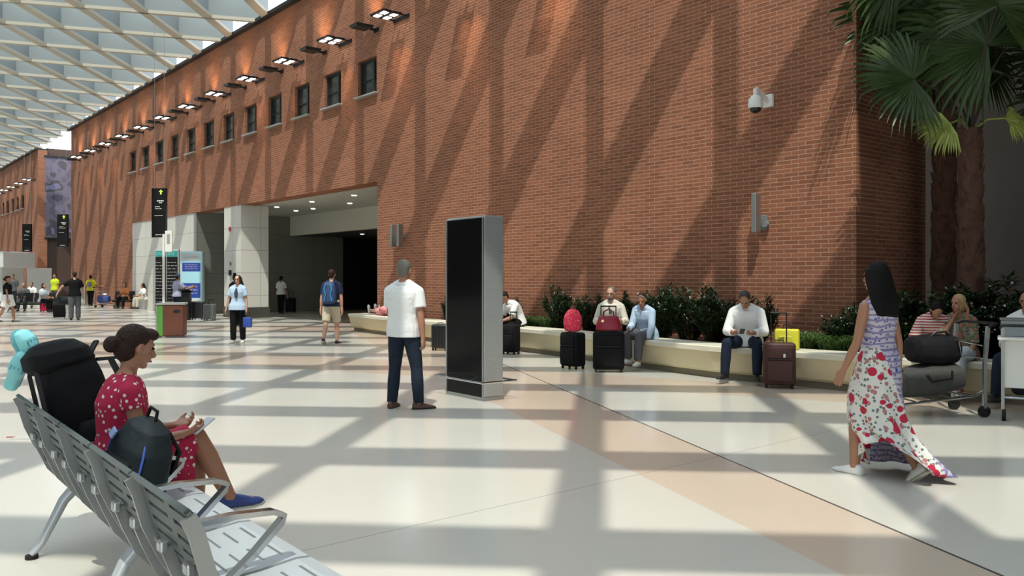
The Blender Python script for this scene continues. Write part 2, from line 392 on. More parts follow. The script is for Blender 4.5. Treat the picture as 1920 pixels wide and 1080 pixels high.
DL = [(664, 366), (656, 381), (585, 378), (587, 391), (555, 395), (519, 388), (488, 392), (498, 402)]
for k, (px, py) in enumerate(DL):
    s, d = hit(px, py, ZO)
    downlight(s, d, ZO + .02, ['round ceiling downlight nearest the brick jamb of the opening', 'round downlight just behind the one nearest the brick jamb', 'front downlight of the middle pair in the passage ceiling', 'rear downlight of the middle pair in the passage ceiling',
        'single downlight between the middle pair and the pier', 'front downlight above the grey inner wall', 'front downlight closest to the white pier', 'rear downlight closest to the white pier'][k])
for k, (px, py) in enumerate([(679, 438), (666, 448), (676, 451)]):
    s, d = hit(px, py, 3.48); downlight(s, d, 3.48, ['farther right downlight in the low dark passage ceiling', 'left downlight of the lower pair in the dark passage', 'right downlight of the lower pair in the dark passage'][k])
for s, d in ((24, 2.4), (29, 2.4), (34, 3.2)):
    ld = bpy.data.lights.new('passage_light', 'SPOT'); lo = bpy.data.objects.new('passage_light', ld); C.objects.link(lo)
    lo.location = wl(s, d, ZO - .1); ld.energy = 22; ld.color = (1, .93, .8); ld.spot_size = R(120); ld.spot_blend = .6; ld.shadow_soft_size = .1

# ------------------------------------------------------------ spotlights along the top of the wall
M_GLOW = mat('lit lamp', (1, 0.96, 0.88, 1), 0.4, emit=(1, 0.95, 0.86, 1), estr=6)
def make_down():
    t = thing('wall_floodlight', '', 'wall light')
    a = MB(); a.box((-.42, .45, 0), (.05, .9, .05)); a.box((.42, .45, 0), (.05, .9, .05)); a.box((0, .03, 0), (1.1, .05, .14)); a.build('bracket', M_DARKMETAL, t)
    a = MB()
    for j in (0, 1): a.box((0, .50 + .42 * j, .02), (1.0, .38, .07), bev=.01)
    a.build('lamp_body', M_DARKMETAL, t)
    for i in range(2):
        for j in range(2):
            a = MB(); a.box((-.24 + .48 * i, .50 + .42 * j, -.022), (.30, .22, .02), bev=.004); a.build('lens', M_GLOW, t)
    a = MB(); a.box((0, .35, .14), (.16, .26, .14), bev=.02); a.build('driver_box', M_STEEL, t)
    return t
def make_up():
    t = thing('wall_uplight', '', 'wall light')
    a = MB(); a.box((0, .25, 0), (.07, .5, .07)); a.box((0, .03, 0), (.3, .05, .14)); a.build('bracket', M_DARKMETAL, t)
    a = MB(); a.hexa([(-.30, .35, -.05), (.30, .35, -.05), (.24, .95, -.05), (-.24, .95, -.05), (-.34, .33, .05), (.34, .33, .05), (.30, 1.0, .05), (-.30, 1.0, .05)]); a.build('lamp_body', mat('dark lamp housing', S(36, 44, 44), .4, .4), t)
    a = MB(); a.box((0, .64, .056), (.42, .44, .012)); a.build('lens', M_GLOW, t)
    return t
dn, up = make_down(), make_up()
ORD = ['nearest', 'second nearest', 'third nearest', 'fourth nearest', 'fifth nearest', 'sixth nearest', 'seventh nearest', 'eighth nearest', 'ninth nearest', 'tenth nearest', 'eleventh nearest', 'farthest']
LPX = [712, 608, 524, 451, 390, 340, 297, 257, 225, 196, 170, 147]
LZ = 8.72
def lampspot(p, tgt, e, sz, col=(1, .62, .30)):
    ld = bpy.data.lights.new('wall_spot', 'SPOT'); lo = bpy.data.objects.new('wall_spot', ld); C.objects.link(lo)
    lo.location = p; lo.rotation_euler = (Vector(tgt) - Vector(p)).to_track_quat('-Z', 'Y').to_euler()
    ld.energy = e; ld.color = col; ld.spot_size = sz; ld.spot_blend = 1.0; ld.shadow_soft_size = .08
def lamp_s(px):                         # lamps stand 0.7 m off the wall
    q = (px - 960) / F; Z = (D - .7) / (WN.x * q + WN.y); return Z * (WD.x * q + WD.y)
sA, sB = lamp_s(712), lamp_s(524); LP = (sB - sA) / 2
for k in range(12):
    s = sA + LP * k; lab = 'unit of four lit floodlights on the long brick wall, %s to the camera' % ORD[k]
    lab = lab.replace('farthest to', 'farthest from')
    o = dn if k == 0 else dup(dn); o.matrix_world = WM @ Matrix.Translation((s, 0, LZ)) @ Matrix.Scale(.72, 4); tag(o, lab, 'wall light', 'lit floodlight units high on the long brick wall')
    o2 = up if k == 0 else dup(up); o2.matrix_world = WM @ Matrix.Translation((s + LP * .42, 0, LZ - .02)) @ Matrix.Scale(.78, 4)
    tag(o2, ('dark wedge uplight between floodlights on the long brick wall, %s to the camera' % ORD[k]).replace('farthest to', 'farthest from'), 'wall light', 'dark uplights high on the long brick wall')
    lampspot(wl(s - .25, -.40, LZ - .06), wl(s - .25, .02, LZ - 2.6), 110, R(48)); lampspot(wl(s + .25, -.40, LZ - .06), wl(s + .25, .02, LZ - 2.6), 110, R(48))
    lampspot(wl(s + LP * .42, -.5, LZ + .12), wl(s + LP * .42, .05, LZ + 1.5), 100, R(85))
# one more pair just above the top edge of the picture lights the wall over the opening
lampspot(wl(sA - LP * .6, -.5, LZ + .12), wl(sA - LP * .6, .05, LZ + 1.5), 100, R(85))
for k, px in enumerate((836, 1010)):
    s = sA - LP * (k + 1); o = dup(dn); o.matrix_world = WM @ Matrix.Translation((s, 0, LZ)) @ Matrix.Scale(.72, 4); tag(o, 'lit floodlight unit just above the top edge of the picture, %s of the two' % ('left' if k == 0 else 'right'), 'wall light', 'lit floodlight units high on the long brick wall')
    lampspot(wl(s - .25, -.40, LZ - .06), wl(s - .25, .02, LZ - 2.6), 110, R(48)); lampspot(wl(s + .25, -.40, LZ - .06), wl(s + .25, .02, LZ - 2.6), 110, R(48))
for k in range(7):
    s = SF0 + 1.2 + LP * k
    o = dup(dn); o.matrix_world = WM @ Matrix.Translation((s, 0, LZ)) @ Matrix.Scale(.72, 4); tag(o, ('unit of four lit floodlights on the far brick wall, %s to the camera' % ORD[k]), 'wall light', 'lit floodlight units on the far brick wall')
    lampspot(wl(s, -.42, LZ - .08), wl(s, .1, LZ - 1.9), 40, R(70))

# ------------------------------------------------------------ bench wall and planter
BF = [Vector(p + (0,)) for p in ((-4.72, 24.6), (-2.0, 20.4), (.5, 17.2), (2.13, 14.5), (3.11, 13.0), (4.64, 11.4), (5.7, 10.6), (9.6, 7.7))]
def offs(P, o):
    out = []
    for i, p in enumerate(P):
        a = P[max(0, i - 1)]; c = P[min(len(P) - 1, i + 1)]; d = (c - a).normalized(); out.append(p + Vector((-d.y, d.x, 0)) * o)   # left of travel = towards the wall
    return out
def strip(P, prof, b):                  # sweep a profile [(offset, z)...] along the bench line
    rings = []
    rows = [offs(P, o) for o, z in prof]
    for i in range(len(P)): rings.append([(rows[k][i].x, rows[k][i].y, prof[k][1]) for k in range(len(prof))])
    b.ring_loft(rings)
M_BENCHF = mat('cream bench front', S(200, 188, 154), 0.45, var=0.05, vscale=1.2)
M_BENCHT = mat('pale stone bench top', S(205, 200, 182), 0.5, var=0.05, vscale=3)
bench = thing('planter_bench', 'long low cream bench wall with pale stone top curving along the brick wall', 'bench', BF[2])
def onb(b, name, m):
    o = b.build(name, m, None); o.parent = bench; o.matrix_parent_inverse = Matrix.Translation(-BF[2]); return o
b_ = MB(); strip(BF, [(.07, .10), (.02, .14), (-.06, .43), (.10, .43), (.10, .10)], b_); onb(b_, 'front_face', M_BENCHF)
b_ = MB(); strip(BF, [(-.08, .43), (-.08, .50), (-.06, .515), (.50, .515), (.50, .43)], b_); onb(b_, 'seat_top', M_BENCHT)
b_ = MB(); strip(BF, [(.10, 0), (.10, .12), (.45, .12), (.45, 0)], b_); onb(b_, 'recessed_base', mat('dark taupe base', S(120, 112, 92), .7))
b_ = MB(); strip(BF, [(.42, .0), (.42, .5), (.50, .5), (.50, .0)], b_); onb(b_, 'back_edge', M_BENCHT)
# soil between the bench and the wall
so = MB(); P = offs(BF, .5)
wallpts = [wl(p.dot(WD), -.02) if p.dot(WD) > SC else wl(p.dot(WD), 4.8) for p in P]
pl = [(p.x, p.y) for p in P] + [(wl(P[-1].dot(WD), 4.8).x, wl(P[-1].dot(WD), 4.8).y), (wl(SC - .1, 4.8).x, wl(SC - .1, 4.8).y), (wl(SC - .1, 2.0).x, wl(SC - .1, 2.0).y), (wl(SC - .05, -.02).x, wl(SC - .05, -.02).y), (wl(P[0].dot(WD), -.02).x, wl(P[0].dot(WD), -.02).y)]
so.prism(pl, 0.02, .44); so.build('planter_soil', mat('dark planter soil', S(38, 32, 26), .95, bump=.6, bscale=30), kind='stuff', label='dark soil filling the planter behind the bench', category='soil')
# ------------------------------------------------------------ people
def V3(*a): return Vector(a)
def fuse(mb, name, m, vox, parent, sm=3, amount=0.5, **tags):
    """overlapping closed shapes -> one continuous skin"""
    bmesh.ops.recalc_face_normals(mb.b, faces=mb.b.faces[:])
    me = bpy.data.meshes.new(name); mb.b.to_mesh(me); mb.b.free()
    o = bpy.data.objects.new(name, me); C.objects.link(o)
    r = o.modifiers.new('r', 'REMESH'); r.mode = 'VOXEL'; r.voxel_size = vox; r.adaptivity = 0
    s = o.modifiers.new('s', 'SMOOTH'); s.factor = amount; s.iterations = sm
    dg = bpy.context.evaluated_depsgraph_get(); dg.update()
    nm = bpy.data.meshes.new_from_object(o.evaluated_get(dg)); nm.name = name
    o.modifiers.clear(); o.data = nm; bpy.data.meshes.remove(me)
    nm.materials.clear(); nm.materials.append(m)
    for p in nm.polygons: p.use_smooth = True
    if parent: o.parent = parent
    for k, v in tags.items(): o[k] = v
    return o

def cloth(name, col, bump=0.5, scale=14, rough=0.9):
    return mat(name, col, rough, bump=bump, bscale=scale, spec=0.15)
SK_T = mat('tanned skin', (0.36, 0.17, 0.10, 1), 0.5, var=0.05); SK_P = mat('pale skin', (0.50, 0.28, 0.20, 1), 0.5, var=0.05); SK_D = mat('dark skin', (0.15, 0.075, 0.045, 1), 0.5, var=0.05)
HAIR_B = mat('black hair', (0.007, 0.006, 0.006, 1), 0.7, spec=.15, bump=.6, bscale=60); HAIR_BR = mat('brown hair', (0.030, 0.015, 0.010, 1), 0.6, spec=.2, bump=.8, bscale=60)
HAIR_G = mat('grey hair', (0.13, 0.125, 0.11, 1), 0.7, bump=.6, bscale=60); HAIR_Y = mat('blond hair', (0.42, 0.28, 0.13, 1), 0.6, bump=.6, bscale=50)
EYE = mat('eye', (0.02, 0.015, 0.012, 1), 0.2); LIP = mat('lips', (0.30, 0.09, 0.07, 1), 0.5)

def ringpts(c, r, f, a, b_, n=20, sq=2.4):
    out = []
    for i in range(n):
        t = 2 * PI * i / n; ct, st = math.cos(t), math.sin(t)
        out.append(c + r * (a * math.copysign(abs(ct) ** (2 / sq), ct)) + f * (b_ * math.copysign(abs(st) ** (2 / sq), st)))
    return out
def limb(mb, p, q, r0, r1, k0=True, k1=True, n=14, mid=None):
    P = [p, q]; Rr = [r0, r1]
    if mid: P = [p, p.lerp(q, .35), q]; Rr = [r0, mid, r1]
    mb.tube(P, Rr, n)
    if k0: mb.ball(p, r0, u=14, v=8)
    if k1: mb.ball(q, r1, u=14, v=8)

TORSO = {'m': [(-.09, .10, .085), (-.04, .150, .11), (.02, .168, .118), (.10, .155, .108), (.18, .148, .105), (.27, .162, .115), (.36, .178, .122), (.43, .182, .112), (.485, .150, .088), (.515, .085, .062), (.54, .058, .055)],
         'f': [(-.09, .10, .085), (-.04, .160, .115), (.02, .172, .122), (.10, .140, .100), (.18, .122, .090), (.27, .135, .105), (.34, .150, .118), (.42, .152, .098), (.47, .125, .078), (.50, .075, .055), (.525, .048, .047)]}

def hand(mb, w, d, n, k, curl, side, gap=0.0):
    """five fingers: w wrist, d pointing direction, n palm normal, side +1/-1 which side the thumb sits"""
    d = d.normalized(); n = (n - d * n.dot(d)).normalized(); s = d.cross(n) * side
    L = .088 * k
    mb.ring_loft([[w + d * t + s * (x * hw) + n * (y * ht) for x, y in ((-1, -.6), (-.6, -1), (.6, -1), (1, -.6), (1, .6), (.6, 1), (-.6, 1), (-1, .6))] for t, hw, ht in ((-.012 * k, .024 * k, .019 * k), (.02 * k, .032 * k, .018 * k), (.055 * k, .040 * k, .016 * k), (L, .039 * k, .012 * k))])
    for i, (o_, fl) in enumerate(((.031, .072), (.0105, .081), (-.0105, .075), (-.030, .058))):
        base = w + d * (L - .006 * k - .004 * abs(i - 1) * k) + s * o_ * k; a = curl * (1 + .12 * i); p = base; dirv = (d + s * (.10 - .07 * i)).normalized()
        pts = [p]; rr = [.0098 * k]
        for j, seg in enumerate((.45, .32, .23)):
            ang = a * (.75 if j == 0 else 1.0) * (j + 1) * .55
            dd = (dirv * math.cos(ang) + n * math.sin(ang)).normalized(); p = p + dd * (fl * k * seg); pts.append(p); rr.append((.0092, .0084, .0072)[j] * k)
        mb.tube(pts, rr, 8); mb.ball(pts[-1], rr[-1], u=8, v=6); mb.ball(pts[1], rr[1] * 1.05, u=8, v=6)
    tb = w + d * (.022 * k) + s * (.030 * k); t1 = tb + (d * .7 + s * .55 + n * .35).normalized() * .036 * k; t2 = t1 + (d * .9 + s * .1 + n * (.25 + .35 * curl)).normalized() * .030 * k
    mb.tube([tb, t1, t2], [.0145 * k, .0112 * k, .0085 * k], 8); mb.ball(t2, .0088 * k, u=8, v=6); mb.ball(tb, .0145 * k, u=8, v=6)

def person(label, loc, face, h=1.75, sex='m', vox=.009, skin=None, pose=None, top=None, legs=None, shoes=None, hair=('short', None), group=None, extra=None, build=1.0, eyes=True, name='person', cat='person', dress=None, barelegs=False):
    k = h / 1.75; P = dict(spine=(0, 0, 1), spine2=None, yaw=0, head=(0, 1, 0), hup=(0, 0, 1), uaL=(-.14, -.03, -1), faL=(-.06, .12, -1), uaR=(.14, -.03, -1), faR=(.06, .12, -1),
                         thL=(-.04, 0, -1), shL=(0, -.02, -1), ftL=(-.12, 1, 0), thR=(.04, 0, -1), shR=(0, -.02, -1), ftR=(.12, 1, 0), hip=None, palmL=(1, 0, 0), palmR=(-1, 0, 0), curl=.5, hdL=None, hdR=None)
    P.update(pose or {}); skin = skin or SK_T
    rz = math.atan2(-face[0], face[1])
    t = thing(name, label, cat, loc, rz, group)
    U = lambda v: Vector(v).normalized()
    TH, SHN, AN = .435 * k, .425 * k, .075 * k
    J = {}
    drop = max(-(U(P['th' + s]).z * TH + U(P['sh' + s]).z * SHN) for s in 'LR')
    hz = P['hip'] if P['hip'] is not None else drop + AN
    hip = V3(0, 0, hz)
    sp1 = U(P['spine']); sp2 = U(P['spine2'] or P['spine'])
    def cen(tt): return hip + (sp1 * min(tt, .22) + sp2 * max(0, tt - .22)) * k if tt > 0 else hip + V3(0, 0, tt * k) * .6 + sp1 * tt * k * .4
    def frame(tt):
        u = sp1 if tt < .2 else sp2; yw = P['yaw'] * max(0, min(1, tt / .4)); r = V3(math.cos(yw), math.sin(yw), 0)
        f = u.cross(r).normalized(); r = f.cross(u).normalized(); return r, f, u
    wide = build
    def torso(mb, t0, t1, inf=0.0, flare=0.0, lo=-9):
        rows = TORSO[sex]; ts = sorted({t0, t1} | {q[0] for q in rows if t0 < q[0] < t1}); rings = []
        for tt in ts:
            a = np.interp(max(tt, lo), [q[0] for q in rows], [q[1] for q in rows]); c = np.interp(max(tt, lo), [q[0] for q in rows], [q[2] for q in rows])
            r, f, u = frame(tt); fl = flare * max(0, (.15 - tt)) / .2
            rings.append(ringpts(cen(tt), r, f, (a * wide) * k + inf + fl, (c * wide) * k + inf + fl))
        mb.ring_loft(rings)
    r4, f4, u4 = frame(.45); sw = (.178 if sex == 'm' else .155) * k * (wide * .5 + .5)
    shc = cen(.425)
    for s, sg in (('L', -1), ('R', 1)):
        J['S' + s] = shc + r4 * sg * sw; J['E' + s] = J['S' + s] + U(P['ua' + s]) * .285 * k; J['W' + s] = J['E' + s] + U(P['fa' + s]) * .245 * k
        J['H' + s] = hip + V3(sg * .088 * k, 0, -.01 * k); J['K' + s] = J['H' + s] + U(P['th' + s]) * TH; J['A' + s] = J['K' + s] + U(P['sh' + s]) * SHN
    nb = cen(.50 if sex == 'm' else .485); hu = U(P['hup']); hf = Vector(P['head']); hf = (hf - hu * hf.dot(hu)).normalized(); hr = hf.cross(hu).normalized()
    hc = nb + sp2 * .075 * k + hu * .125 * k + hf * .018 * k
    HM = Matrix((hr, hf, hu)).transposed().to_4x4()
    hc = hc - hu * .018 * k; hp = lambda x, y, z: hc + hr * x * k + hf * y * k + hu * z * k
    aw = 1.0 if sex == 'm' else .84
    # body
    b = MB(); torso(b, -.09, .54 if sex == 'm' else .525)
    for sg in (-1, 1): b.tube([nb + sp2 * .045 * k + r4 * sg * .02 * k, shc + sp2 * .028 * k + r4 * sg * sw * .95], [.042 * k * aw, .028 * k * aw], 12)
    b.tube([nb - sp2 * .03 * k, hc - hu * .05 * k - hf * .012 * k], [.060 * k * aw, .052 * k * aw], 14)
    b.ball(hp(0, -.012, .022), (.075 * k, .094 * k, .094 * k), HM); b.ball(hp(0, .022, -.045), (.056 * k, .066 * k, .066 * k), HM); b.ball(hp(0, .062, -.092), (.026 * k, .024 * k, .020 * k), HM)
    b.tube([hp(0, .082, .012), hp(0, .108, -.028), hp(0, .088, -.040)], [.009 * k, .016 * k, .012 * k], 8); b.ball(hp(0, .106, -.030), .014 * k, u=8, v=6)
    b.ball(hp(0, .072, .028), (.052 * k, .018 * k, .010 * k), HM); b.ball(hp(0, .088, -.062), (.024 * k, .010 * k, .010 * k), HM)
    for sg in (-1, 1): b.ball(hp(sg * .076, -.008, -.008), (.012 * k, .022 * k, .034 * k), HM, u=10, v=8)
    for s, sg in (('L', -1), ('R', 1)):
        limb(b, J['S' + s], J['E' + s], .053 * k * aw, .040 * k * aw, mid=.050 * k * aw); limb(b, J['E' + s], J['W' + s], .041 * k * aw, .026 * k * aw, mid=.041 * k * aw)
        hd = U(P['hd' + s]) if P['hd' + s] else U(P['fa' + s]); hand(b, J['W' + s] + hd * .004, hd, Vector(P['palm' + s]), k * (1 if sex == 'm' else .92) * (1.0 if vox < .012 else 1.35), P['curl'], -1 if s == 'L' else 1)
        limb(b, J['H' + s], J['K' + s], .088 * k, .056 * k, mid=.084 * k); limb(b, J['K' + s], J['A' + s], .056 * k, .037 * k, mid=.060 * k)
        ft = U(P['ft' + s]); A = J['A' + s]
        b.tube([A - ft * .03 * k, A - V3(0, 0, .035 * k) + ft * .02 * k, A - V3(0, 0, .052 * k) + ft * .13 * k, A - V3(0, 0, .055 * k) + ft * .17 * k], [.034 * k, .036 * k, .030 * k, .02 * k], 12)
        b.ball(A - ft * .035 * k - V3(0, 0, .04 * k), .030 * k)
        b.ball(A - V3(0, 0, .0), .038 * k)
    fuse(b, 'body', skin, vox, t, 4)
    # eyes and mouth
    if eyes:
        for sg in (-1, 1):
            e = MB(); e.ball(hp(sg * .030, .0795, .010), (.0135 * k, .007 * k, .0075 * k), HM, u=10, v=6); e.build('eye', EYE, t, True)
        e = MB(); e.ball(hp(0, .0955, -.062), (.022 * k, .006 * k, .007 * k), HM, u=10, v=6); e.build('mouth', LIP, t, True)
    # hair
    st, hm = hair
    if st:
        b = MB(); hm = hm or HAIR_B
        b.ball(hp(0, -.028, .034), (.083 * k, .096 * k, .090 * k), HM)
        if st == 'short': b.ball(hp(0, -.055, -.015), (.068 * k, .058 * k, .072 * k), HM)
        if st == 'bald':
            b.b.free(); b = MB(); b.ball(hp(0, -.050, -.006), (.076 * k, .062 * k, .055 * k), HM)
        if st == 'bun':
            b.ball(hp(0, -.055, -.02), (.074 * k, .062 * k, .075 * k), HM); b.ball(hp(0, -.135, -.015), (.046 * k, .042 * k, .046 * k), HM); b.ball(hp(0, .050, .080), (.066 * k, .050 * k, .036 * k), HM)
        if st == 'topbun':
            b.ball(hp(0, -.055, -.02), (.074 * k, .062 * k, .075 * k), HM); b.ball(hp(0, -.05, .13), (.055 * k, .055 * k, .04 * k), HM)
        if st == 'bob': b.ball(hp(0, -.03, -.03), (.092 * k, .082 * k, .10 * k), HM)
        if st == 'long':
            b.ring_loft([ringpts(hp(0, y, z), hr, hf, a * k, c * k) for y, z, a, c in ((-.02, .06, .090, .090), (-.04, -.03, .108, .088), (-.07, -.12, .130, .066), (-.10, -.20, .140, .052), (-.11, -.30, .120, .045), (-.11, -.38, .07, .02))])
        if st == 'pony':
            b.ball(hp(0, -.055, -.02), (.074 * k, .062 * k, .075 * k), HM); b.tube([hp(0, -.10, .03), hp(0, -.15, -.02), hp(0, -.15, -.12), hp(0, -.13, -.20)], [.03 * k, .036 * k, .03 * k, .012 * k], 10)
        # clear the face
        fuse(b, 'hair', hm, vox * 1.0, t, 2)
        if st == 'cap': pass
    # clothes
    if top:
        m, hem, slv, inf = top[:4]; b = MB(); torso(b, hem, .50 if sex == 'm' else .475, inf, top[4] if len(top) > 4 else 0.02, lo=0.02)
        for s, sg in (('L', -1), ('R', 1)):
            a, e, w_ = J['S' + s], J['E' + s], J['W' + s]; r0 = .054 * k * aw + inf * .8; b.tube([nb + sp2 * .02 * k + r4 * sg * .03 * k, shc + sp2 * .022 * k + r4 * sg * sw * .97], [.050 * k * aw + inf * .7, .034 * k * aw + inf], 12)
            b.ball(a, r0, u=14, v=8)
            if slv > 0:
                f1 = min(slv, 1); q = a.lerp(e, f1); b.tube([a, q], [r0, (.056 - .013 * f1) * k * aw + inf * (1.2 if slv <= 1 else .8)], 14)
            if slv > 1:
                b.ball(e, .043 * k * aw + inf * .8, u=12, v=8); q = e.lerp(w_, min(1, slv - 1)); b.tube([e, q], [.043 * k * aw + inf * .8, (.042 - .014 * (slv - 1)) * k * aw + inf * .8], 14)
        fuse(b, 'shirt', m, vox, t, 3)
        if top[5:] and top[5]:
            b = MB(); c0 = nb + sp2 * .002 * k; b.ring_loft([ringpts(c0 + sp2 * z * k - f4 * .004 * k, r4, f4, a * k, a * k, 20, 2) for z, a in ((-.025, .092), (.012, .074), (.038, .066), (.038, .060), (.010, .062))]); b.build('collar', m, t, True)
    if legs:
        m, ln, inf = legs[:3]; b = MB(); torso(b, -.09, .10 if top and top[1] < .06 else .06, inf)
        for s in 'LR':
            a, q, c = J['H' + s], J['K' + s], J['A' + s]; f1 = min(ln, 1)
            e = a.lerp(q, f1); b.ball(a, .090 * k + inf, u=14, v=8); b.tube([a, a.lerp(q, f1 * .4), e], [.090 * k + inf, .086 * k + inf, (.088 - .030 * f1) * k + inf * 1.3], 16)
            if ln > 1:
                b.ball(q, .058 * k + inf, u=14, v=8); e = q.lerp(c, min(1, ln - 1)); b.tube([q, q.lerp(e, .4), e], [.058 * k + inf, .061 * k + inf, .046 * k + inf * 1.2], 16)
        fuse(b, 'shorts' if ln <= 1 else 'trousers', m, vox, t, 3)
    if shoes:
        m, sole = shoes
        for s in 'LR':
            A = J['A' + s]; ft = U(P['ft' + s]); sh = U(P['sh' + s]); up = (-sh - ft * (-sh).dot(ft)).normalized() if abs(sh.dot(ft)) < .9 else V3(0, 0, 1)
            if ft.z == 0: up = V3(0, 0, 1)
            sd = ft.cross(up).normalized(); G0 = A - up * .075 * k
            def srow(x, z0, z1, wd): c = G0 + ft * x * k; return [c + sd * q * wd * k + up * z * k for q, z in ((-1, z0), (1, z0), (1, z0 + (z1 - z0) * .45), (.55, z1), (-.55, z1), (-1, z0 + (z1 - z0) * .45))]
            b = MB(); b.ring_loft([srow(-.075, .018, .06, .024), srow(-.062, .016, .092, .036), (srow(-.01, .016, .098, .040)), srow(.06, .016, .074, .043), srow(.125, .016, .052, .045), srow(.175, .018, .042, .036), srow(.198, .022, .032, .018)])
            o = fuse(b, 'shoe', m, min(vox, .008), t, 3)
            b = MB(); b.ring_loft([srow(-.080, 0, .02, .026), srow(-.06, 0, .02, .040), srow(.0, 0, .02, .043), srow(.08, 0, .02, .046), srow(.14, 0, .02, .046), srow(.185, .004, .024, .034), srow(.205, .010, .026, .016)]); b.build('sole', sole, o)
    if extra: extra(t, dict(J=J, k=k, hip=hip, cen=cen, frame=frame, hp=hp, HM=HM, hc=hc, nb=nb, ringpts=ringpts, vox=vox, torso=torso, P=P, hr=hr, hf=hf, hu=hu))
    return t

def dot_cloth(name, base, dot, scale, size):
    m = bpy.data.materials.new(name); m.use_nodes = True; N = m.node_tree.nodes; L = m.node_tree.links; b = N['Principled BSDF']; b.inputs['Roughness'].default_value = .85
    tc = N.new('ShaderNodeTexCoord'); v = N.new('ShaderNodeTexVoronoi'); v.inputs['Scale'].default_value = scale; L.new(tc.outputs['Object'], v.inputs['Vector'])
    lt = N.new('ShaderNodeMath'); lt.operation = 'LESS_THAN'; lt.inputs[1].default_value = size; L.new(v.outputs['Distance'], lt.inputs[0])
    x = N.new('ShaderNodeMix'); x.data_type = 'RGBA'; x.inputs[6].default_value = base; x.inputs[7].default_value = dot; L.new(lt.outputs[0], x.inputs[0]); L.new(x.outputs[2], b.inputs['Base Color']); return m
def stripe_cloth(name, a, c, scale, axis='Z'):
    m = bpy.data.materials.new(name); m.use_nodes = True; N = m.node_tree.nodes; L = m.node_tree.links; b = N['Principled BSDF']; b.inputs['Roughness'].default_value = .85
    tc = N.new('ShaderNodeTexCoord'); v = N.new('ShaderNodeTexWave'); v.bands_direction = axis; v.inputs['Scale'].default_value = scale; v.inputs['Distortion'].default_value = .6; L.new(tc.outputs['Object'], v.inputs['Vector'])
    lt = N.new('ShaderNodeMath'); lt.operation = 'GREATER_THAN'; lt.inputs[1].default_value = .5; L.new(v.outputs['Fac'], lt.inputs[0])
    x = N.new('ShaderNodeMix'); x.data_type = 'RGBA'; x.inputs[6].default_value = a; x.inputs[7].default_value = c; L.new(lt.outputs[0], x.inputs[0]); L.new(x.outputs[2], b.inputs['Base Color']); return m
def patch_cloth(name, cols, scale):
    m = bpy.data.materials.new(name); m.use_nodes = True; N = m.node_tree.nodes; L = m.node_tree.links; b = N['Principled BSDF']; b.inputs['Roughness'].default_value = .85
    tc = N.new('ShaderNodeTexCoord'); v = N.new('ShaderNodeTexNoise'); v.inputs['Scale'].default_value = scale; v.inputs['Detail'].default_value = 2; L.new(tc.outputs['Object'], v.inputs['Vector'])
    r = N.new('ShaderNodeValToRGB'); r.color_ramp.interpolation = 'CONSTANT'; e = r.color_ramp.elements; n = len(cols)
    e[0].position = 0; e[0].color = cols[0]; e[1].position = .62; e[1].color = cols[-1]
    for i in range(1, n - 1): q = e.new(.36 + .26 * (i - 1) / max(1, n - 2)); q.color = cols[i]
    L.new(v.outputs[0], r.inputs[0]); L.new(r.outputs[0], b.inputs['Base Color']); return m

WHITE_CL = cloth('white cotton', (0.72, 0.73, 0.72, 1)); CREAM_CL = cloth('cream cotton', (0.62, 0.58, 0.50, 1)); JEANS = cloth('blue denim', (0.018, 0.025, 0.040, 1)); BLACK_CL = cloth('black cloth', (0.008, 0.008, 0.009, 1))
DARKBLUE = cloth('dark blue jeans', (0.014, 0.020, 0.038, 1)); LBLUE = cloth('light blue cotton', (0.40, 0.52, 0.66, 1)); BEIGE = cloth('beige cotton', (0.50, 0.43, 0.32, 1)); GREYCL = cloth('grey cloth', (0.09, 0.09, 0.10, 1))
NAVY = cloth('navy cotton', (0.015, 0.022, 0.05, 1)); YELLOW = cloth('yellow cotton', (0.60, 0.52, 0.03, 1)); HIVIS = cloth('lime high visibility cloth', (0.50, 0.62, 0.03, 1)); VIOLET = cloth('pale violet cotton', (0.36, 0.36, 0.50, 1))
PINK = dot_cloth('pink patterned cotton', (.62, .16, .20, 1), (.75, .45, .45, 1), 60, .4); ORANGE = cloth('orange cotton', (.55, .20, .07, 1))
SH_BLACK = mat('black leather', (.012, .012, .012, 1), .4); SH_WHITE = mat('white shoe', (.7, .69, .66, 1), .5); SH_BLUE = mat('blue canvas', (.035, .06, .22, 1), .8); SH_BROWN = mat('brown leather', (.10, .045, .028, 1), .5); SOLE_W = mat('pale sole', (.5, .48, .42, 1), .7); SOLE_B = mat('dark sole', (.02, .02, .02, 1), .8)

# man in a white shirt beside the display
person('man in white short-sleeved shirt and jeans standing with his back turned by the display', gp(757, 766), (.38, .92), 1.80, 'm', .0075, SK_T,
       dict(uaR=(.16, -.05, -1), faR=(.06, .10, -1), uaL=(-.14, .25, -.9), faL=(.25, .85, .1), thL=(-.10, .06, -1), shL=(-.06, -.06, -1), thR=(.12, .12, -1), shR=(.10, -.05, -1), ftL=(-.15, 1, 0), ftR=(.75, .7, 0), spine=(.02, -.02, 1), head=(-.05, 1, 0), palmR=(-1, 0, 0), curl=.7),
       top=(WHITE_CL, -.09, .62, .026, .0, True), legs=(JEANS, 2, .012), shoes=(SH_BROWN, SOLE_B), hair=('short', HAIR_G), build=1.08)
